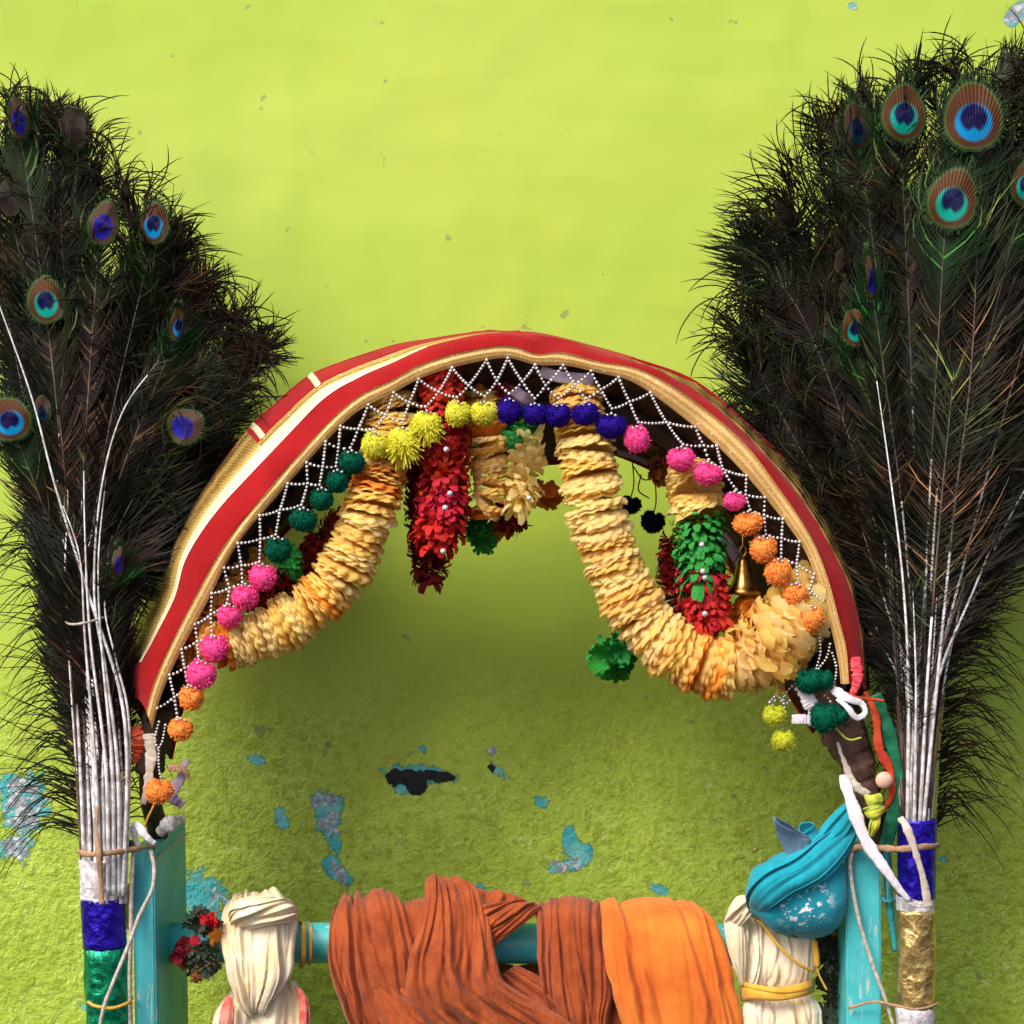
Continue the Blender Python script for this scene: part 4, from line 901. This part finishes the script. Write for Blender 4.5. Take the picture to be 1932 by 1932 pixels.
def bundle(label, at, base_x, base_y, throat, eyes, dmaxθ, dmax, nfill, seed, thr_w, group, base_Y=-.02, bl=1.0):
    r = np.random.default_rng(seed)
    g = thing('peacock_feather_bundle', label, 'peacock feathers', at, group)
    bx0, bx1 = base_x
    def path(tx, ty, tY, u, bend, curl=True):
        hx = throat[0]+thr_w*(u-.5)*2; hY = base_Y+.02+.03*r.uniform(-1, 1)
        b = (bx0+(bx1-bx0)*(.5+.5*math.sin((u-.5)*3)*r.uniform(.8, 1)), base_y, base_Y+r.uniform(-.012, .012))
        mx = hx*.5+tx*.5+bend; my = throat[1]*.5+ty*.5; mY = hY*.4+tY*.6-.01
        cu = r.normal()*.035 if curl else 0; lx, ly = tx-hx, ty-throat[1]
        return [b, (hx, throat[1], hY), (hx*.78+tx*.22+bend*.6, throat[1]*.78+ty*.22, hY*.8+tY*.2), (mx, my, mY), (hx+lx*.86-cu*ly*.5+bend*.4, throat[1]+ly*.86, tY), (tx+cu*ly, ty, tY)]
    # fillers, far ones first
    for k in range(nfill):
        th_ = r.uniform(dmaxθ[0], dmaxθ[-1]); D = np.interp(th_, dmaxθ, dmax)-45
        D *= 1 if k % 3 == 0 else r.uniform(.62, 1)
        tx = throat[0]+D*math.sin(R(th_)); ty = throat[1]-D*math.cos(R(th_))
        u = np.clip((th_-dmaxθ[0])/(dmaxθ[-1]-dmaxθ[0])+r.normal()*.12, 0, 1)
        bend = -(tx-throat[0])*.10+r.normal()*22
        e = None
        if k % 6 == 5:
            e = (r.uniform(36, 50), r.uniform(50, 70), 'back', tx, ty+5, r.uniform(-50, 50), 0)
        make_feather(g, path(tx, ty, .10+.03*r.uniform(-1, 1)+(0 if k % 2 else .015), u, bend), seed*100+k, t0=r.uniform(.30, .45), blen=r.uniform(62, 88)*bl, eye=e,
                     eyerot=th_, nb=230, quill='quill' if k % 2 else 'quill_brown', rbase=r.uniform(2.2, 3.6), split=r.uniform(.35, .7))
    for k, (x, y, w, h, kind, rot, yaw, Y) in enumerate(eyes):
        ex = x-math.sin(R(rot))*h*.42; ey = y+math.cos(R(rot))*h*.42
        th_ = math.degrees(math.atan2(ex-throat[0], throat[1]-ey))
        u = np.clip((th_-dmaxθ[0])/(dmaxθ[-1]-dmaxθ[0]), 0, 1); bend = -(ex-throat[0])*.12
        make_feather(g, path(ex, ey, Y, u, bend, False), seed*100+70+k, t0=.34, blen=r.uniform(60, 80), eye=(w, h, kind, x, y, yaw, 0), eyerot=rot, nb=260, rbase=3.2, split=.6)
    return g
gl = 'peacock feather bundles'
EL = [(34,222,42,88,'indigo',-8,20,.04),(140,240,66,84,'back',4,0,.08),(196,420,60,92,'indigo',14,15,.03),(291,420,60,86,'blue',2,0,.035),(87,565,74,96,'green',-6,0,.02),
      (334,612,38,72,'blue',4,50,.03),(18,790,84,88,'blue',-18,0,.0),(80,775,36,62,'dim',0,0,.02),(352,803,72,76,'indigo',62,0,.03),(222,1060,28,60,'indigo',8,40,-.035),(20,370,50,80,'back',0,0,.06),(300,690,60,84,'back',20,0,.06)]
ER = [(1836,218,116,138,'blue',0,0,-.01),(1705,212,92,118,'green',6,12,.02),(1614,238,62,100,'dim',-10,30,.05),(1798,374,98,122,'green',16,0,-.03),(1640,522,32,84,'indigo',-10,50,.0),
      (1612,618,58,76,'green',-8,20,.01),(1779,560,84,64,'dim',20,0,.03),(1871,820,50,66,'dim',0,20,.03),(1936,345,60,90,'green',10,0,.02),(1747,988,28,52,'dim',0,30,.02)]
LB = bundle('peacock feather bundle with blue and green foil handle left of the arch', P(200, 1932, -.02), (158, 232), 1700, (160, 1150), EL,
            [-16, -10, -1.5, 9, 19, 33, 36, 41, 46], [830, 1030, 970, 820, 710, 650, 580, 480, 360], 66, 5, 36, gl, bl=1.1)
RB = bundle('taller peacock feather bundle with blue and gold foil handle right of the arch', P(1728, 1932, -.02), (1704, 1756), 1560, (1738, 1310), ER,
            [-35, -31, -28, -21, -12, -5, 5, 15, 25, 34], [500, 655, 765, 925, 1060, 1180, 1250, 1260, 1150, 900], 78, 6, 40, gl, bl=1.25)
def wisps(parent, thr, dth, dd, n, seed, L=(50, 120), clip=(-35, 35), inner=0, Yc=.07, tint=1.6):
    r = np.random.default_rng(seed); parts = []
    for k in range(n//3):
        a0 = r.uniform(max(dth[0], clip[0]), min(dth[-1], clip[1])); D0 = np.interp(a0, dth, dd)-r.uniform(50, 130+inner)
        x0 = thr[0]+D0*math.sin(R(a0)); y0 = thr[1]-D0*math.cos(R(a0)); out = a0*1.6+r.normal()*22+(-18 if r.random() < .5 else 14); cv = r.normal()*45
        for q in range(r.integers(2, 6)):
            l = r.uniform(*L)*r.uniform(.7, 1.2); an = out+r.normal()*9; c1 = cv+r.normal()*16; p = [(x0+r.normal()*5, y0+r.normal()*5, Yc)]
            for t_ in (.3, .6, .85, 1.0):
                w_ = R(an+c1*t_); p.append((x0+l*t_*math.sin(w_), y0-l*t_*math.cos(w_)+8*t_*t_, Yc+.015*r.normal()*t_))
            parts.append(ptube(p, np.interp(np.linspace(0, 1, 12), [0, .4, .8, 1], [.9, 1.3, 1.2, .3]), 4, 12, .5))
    V, F = join(parts); o = obj('loose_barbs', mesh('loose_barbs', V, F, True, col=np.ones((len(V), 3))*np.array(tint)), M['barb'], parent); o['kind'] = 'stuff'
wisps(LB, (160, 1150), [-14, -10, -1.5, 9, 19, 33, 36, 41, 46], [980, 1030, 970, 820, 705, 640, 560, 465, 350], 420, 71)
wisps(RB, (1738, 1310), [-35, -31, -28, -21, -12, -5, 5, 12], [500, 660, 790, 955, 1090, 1190, 1240, 1240], 520, 72, (50, 125))
for q_, tn in enumerate(((1.2, 1.0, .9), (5, 4.4, 3.6), (1.5, 3.2, 1.8))):
    nn = (330, 90, 90)[q_]
    wisps(LB, (160, 1150), [-14, -10, -1.5, 9, 19, 33, 36, 41, 46], [940, 980, 930, 780, 660, 600, 520, 430, 320], nn, 81+q_, (50, 130), inner=480, Yc=.02, tint=tn)
    wisps(RB, (1738, 1310), [-35, -31, -28, -21, -12, -5, 5, 12], [460, 610, 730, 890, 1040, 1130, 1180, 1180], int(nn*1.3), 91+q_, (60, 150), inner=620, Yc=.015, tint=tn)
# bare quills filling both throats, with loose downy barbs on the left bundle's outer side
r = np.random.default_rng(50)
for k in range(30):
    u = r.random(); x0 = 155+82*u; x1 = 118+86*u+r.normal()*4
    make_feather(LB, [(x0, 1705, -.02+r.uniform(-.02, .02)), (x0-6+r.normal()*3, 1500, -.022+r.uniform(-.022, .022)), ((x0+x1)/2+8*math.sin(u*3), 1330, -.005+r.uniform(-.02, .02)), (x1, 1160, .0+r.uniform(-.02, .02)), (x1+(u-.5)*90, 950, .02)], 900+k,
                 t0=.30, blen=60, nb=40, sparse=True, rbase=r.uniform(3.2, 5.0), split=.8)
for k in range(14):
    u = r.random(); x0 = 1698+60*u
    make_feather(RB, [(x0*.8+1730*.2, 1556, -.02+r.uniform(-.01, .01)), (x0-2, 1500, -.02+r.uniform(-.02, .02)), (x0+(u-.5)*26, 1300, -.01+r.uniform(-.02, .02)), (x0+(u-.5)*70, 1050, .0), (x0+(u-.5)*110, 850, .02)], 950+k,
                 t0=.25, blen=62, nb=60, sparse=True, rbase=r.uniform(2.0, 4.2), split=.75, quill='quill' if k % 3 == 0 else 'quill_brown')
for k, p in enumerate([[(232,1690,-.045),(240,1450,-.05),(225,1300,-.045),(170,1130,-.04),(105,920,-.03),(60,750,-.02),(0,580,-.01),(-30,500,0)],
        [(225,1690,-.045),(222,1450,-.05),(200,1270,-.045),(178,1120,-.04),(190,930,-.03),(230,780,-.02),(300,680,-.01)],
        [(205,1690,-.048),(200,1450,-.052),(170,1200,-.045),(160,1000,-.04),(158,860,-.03)], [(190,1690,-.048),(180,1450,-.052),(160,1200,-.045),(150,1050,-.04),(110,930,-.03)],
        [(215,1690,-.048),(212,1450,-.052),(190,1200,-.045),(186,1050,-.04),(200,900,-.02)], [(236,1690,-.04),(244,1380,-.045),(220,1250,-.045),(198,1150,-.04),(205,1040,-.03)]]):
    make_feather(LB, p, 980+k, t0=.8, blen=36, nb=26, sparse=True, rbase=4.2, split=.95)
for k, p in enumerate([[(1712,1556,-.035),(1714,1300,-.045),(1704,1100,-.04),(1680,900,-.03),(1650,690,-.02)], [(1742,1556,-.035),(1772,1250,-.045),(1802,950,-.04),(1832,700,-.03),(1845,430,-.02)],
        [(1735,1556,-.035),(1752,1250,-.045),(1776,950,-.04),(1800,700,-.03)], [(1725,1556,-.035),(1728,1300,-.045),(1722,1100,-.03)]]):
    make_feather(RB, p, 990+k, t0=.38, blen=150 if k in (1, 2) else 70, nb=70, sparse=True, rbase=3.6, split=.45 if k in (1, 2) else .95, barbtint=(3.6, 3.1, 2.9) if k in (1, 2) else (2, 1.8, 1.6))
# downy side barbs: drooping, leaving the bundle sideways
def down(parent, sidex, y0, y1, n, dirx, seed, x_of, L=(70, 185)):
    r = np.random.default_rng(seed); parts = []
    for k in range(n):
        y = r.uniform(y0, y1); x = x_of(y); l = r.uniform(*L)
        dy = r.uniform(-.55, .75)*l
        p = [(x, y, .02+r.normal()*.02), (x+dirx*l*.4, y-abs(r.normal())*14-l*.08+dy*.2, .02), (x+dirx*l*.8, y+dy*.7-5, .03), (x+dirx*l*.98, y+dy+l*.15*r.random(), .03)]
        parts.append(ptube(p, np.linspace(1.75, .4, 12), 4, 12))
    V, F = join(parts); o = obj('downy_barbs', mesh('downy_barbs', V, F, True, col=np.ones((len(V), 3))*2.2), M['barb'], parent); o['kind'] = 'stuff'
down(LB, 0, 980, 1580, 150, -1, 1, lambda y: np.interp(y, [950, 1150, 1400, 1600], [80, 125, 140, 152]))
down(LB, 0, 1150, 1560, 70, 1, 2, lambda y: np.interp(y, [1150, 1400, 1600], [200, 228, 236]), (30, 110))
down(RB, 0, 1150, 1560, 160, 1, 3, lambda y: np.interp(y, [1150, 1400, 1600], [1800, 1775, 1765]), (50, 170))
down(RB, 0, 1150, 1520, 80, -1, 4, lambda y: np.interp(y, [1150, 1400, 1600], [1680, 1695, 1705]), (30, 80))

# handles
def sleeve(parent, name, y0, y1, x0, x1, mat, Y=-.02, crinkle=2., n=40, label=None, seed=0, rough_edge=0.):
    r = np.random.default_rng(seed); ys = np.linspace(y0, y1, 26); th = np.linspace(0, 2*np.pi, n, endpoint=False)
    xa = np.interp(ys, [y0, y1], [x0[0], x1[0]]); xb = np.interp(ys, [y0, y1], [x0[1], x1[1]])
    c = P((xa+xb)/2, ys, Y); rad = (xb-xa)/2*S
    k = 1+crinkle*.01*(r.normal(size=(26, n))*.6+np.sin(th*7+seed)[None]*.6+np.sin(th*3+ys[:, None]*.05)*.8)
    V = np.stack([c[:, 0:1]+rad[:, None]*k*np.cos(th), c[:, 1:2]+rad[:, None]*.85*k*np.sin(th), c[:, 2:3]+0*th+rough_edge*S*r.normal(size=(26, n))*(np.arange(26) % 25 == 0)[:, None]], -1).reshape(-1, 3)
    o = obj(name, mesh(name, V, [grid_faces(26, n, True), np.arange(n)[None, ::-1].copy(), (np.arange(n)+25*n)[None]]), mat, parent)
    if label: o['label'] = label
sleeve(LB, 'handle_wrap', 1622, 1696, (149, 236), (153, 234), M['paper'], crinkle=4, label='white paper wrap', seed=1, rough_edge=2)
sleeve(LB, 'handle_wrap', 1693, 1787, (153, 236), (157, 238), M['blue_foil'], crinkle=1.6, label='deep blue foil wrap', seed=2)
sleeve(LB, 'handle_wrap', 1786, 2250, (159, 240), (172, 250), M['green_foil'], crinkle=2.2, label='shiny green foil wrap', seed=3)
sleeve(RB, 'handle_wrap', 1545, 1694, (1694, 1767), (1694, 1764), M['blue_foil'], crinkle=1.6, label='deep blue foil wrap', seed=4)
sleeve(RB, 'handle_wrap', 1690, 1716, (1691, 1760), (1693, 1762), M['paper'], crinkle=3, label='narrow white paper wrap', seed=5)
sleeve(RB, 'handle_wrap', 1714, 1898, (1694, 1765), (1692, 1764), M['gold_foil'], crinkle=2.6, label='crinkled gold foil wrap', seed=6)
sleeve(RB, 'handle_wrap', 1896, 2250, (1690, 1762), (1690, 1764), M['paper'], crinkle=3, label='white paper wrap at the bottom', seed=7)
# ties
ribbon('twine', 'tan twine tying the left feather bundle to its post', 'twine', [(146,1606,-.03),(165,1612,-.058),(200,1610,-.062),(240,1604,-.045),(280,1598,-.02),(292,1598,.0)], 5, M['twine_tan'], .6)
ribbon('twine', 'tan twine end hanging down over the white paper wrap', 'twine', [(184,1520,-.055),(182,1570,-.060),(186,1610,-.068),(190,1660,-.062),(192,1706,-.060)], [3,3,6,4,6], M['twine_tan'], .6)
ribbon('string', 'thin grey string binding the quills of the left bundle high up', 'string', [(118,1170,-.01),(135,1178,-.05),(165,1174,-.056),(205,1162,-.03)], 2.4, M['twine_white'], 1)
ribbon('string', 'white string running straight down beside the left post', 'string', [(252,1604,-.035),(248,1680,-.036),(247,1760,-.036),(245,1850,-.036),(247,1960,-.036),(247,2100,-.036)], 4.2, M['twine_white'], 1)
ribbon('string', 'white string slanting from the left post to the green foil', 'string', [(285,1605,-.02),(291,1640,-.03),(286,1680,-.035),(262,1730,-.04),(240,1790,-.052),(215,1850,-.060),(195,1905,-.062),(180,1990,-.062)], 3.8, M['twine_white'], 1)
ribbon('string', 'grey string fastened to the dark side of the left post', 'string', [(291,1625,-.015),(312,1606,.04),(352,1574,.16)], 2, M['twine_white'], 1)
ribbon('string', 'yellow string round the green foil handle', 'string', [(166,1890,-.03),(180,1898,-.058),(212,1902,-.06),(242,1892,-.045),(250,1882,-.02)], 3.2, M['mustard'], 1)
ribbon('twine', 'tan twine tying the right feather bundle to its post', 'twine', [(1600,1614,-.022),(1620,1598,-.03),(1660,1600,-.045),(1700,1602,-.058),(1740,1598,-.06),(1768,1596,-.035),(1772,1596,-.01)], 6, M['twine_tan'], .5)
ribbon('cloth_tape', 'beige tape looped over the blue foil on the right handle', 'tape', [(1698,1542,-.06),(1712,1565,-.066),(1726,1605,-.068),(1740,1650,-.066),(1752,1712,-.062)], [7,9,5,6,9], M['cream_tape'], .35)
ribbon('string', 'white string slanting down the face of the right post', 'string', [(1622,1600,-.02),(1606,1612,-.024),(1606,1655,-.024),(1622,1740,-.026),(1650,1830,-.03),(1672,1890,-.034),(1700,1990,-.04)], 3.8, M['twine_white'], 1)
ribbon('string', 'thin brown string round the right handle under the gold foil', 'string', [(1600,1902,-.02),(1650,1890,-.03),(1692,1898,-.05),(1730,1904,-.056),(1764,1896,-.04),(1770,1890,-.01)], 2.6, M['twine_tan'], 1)
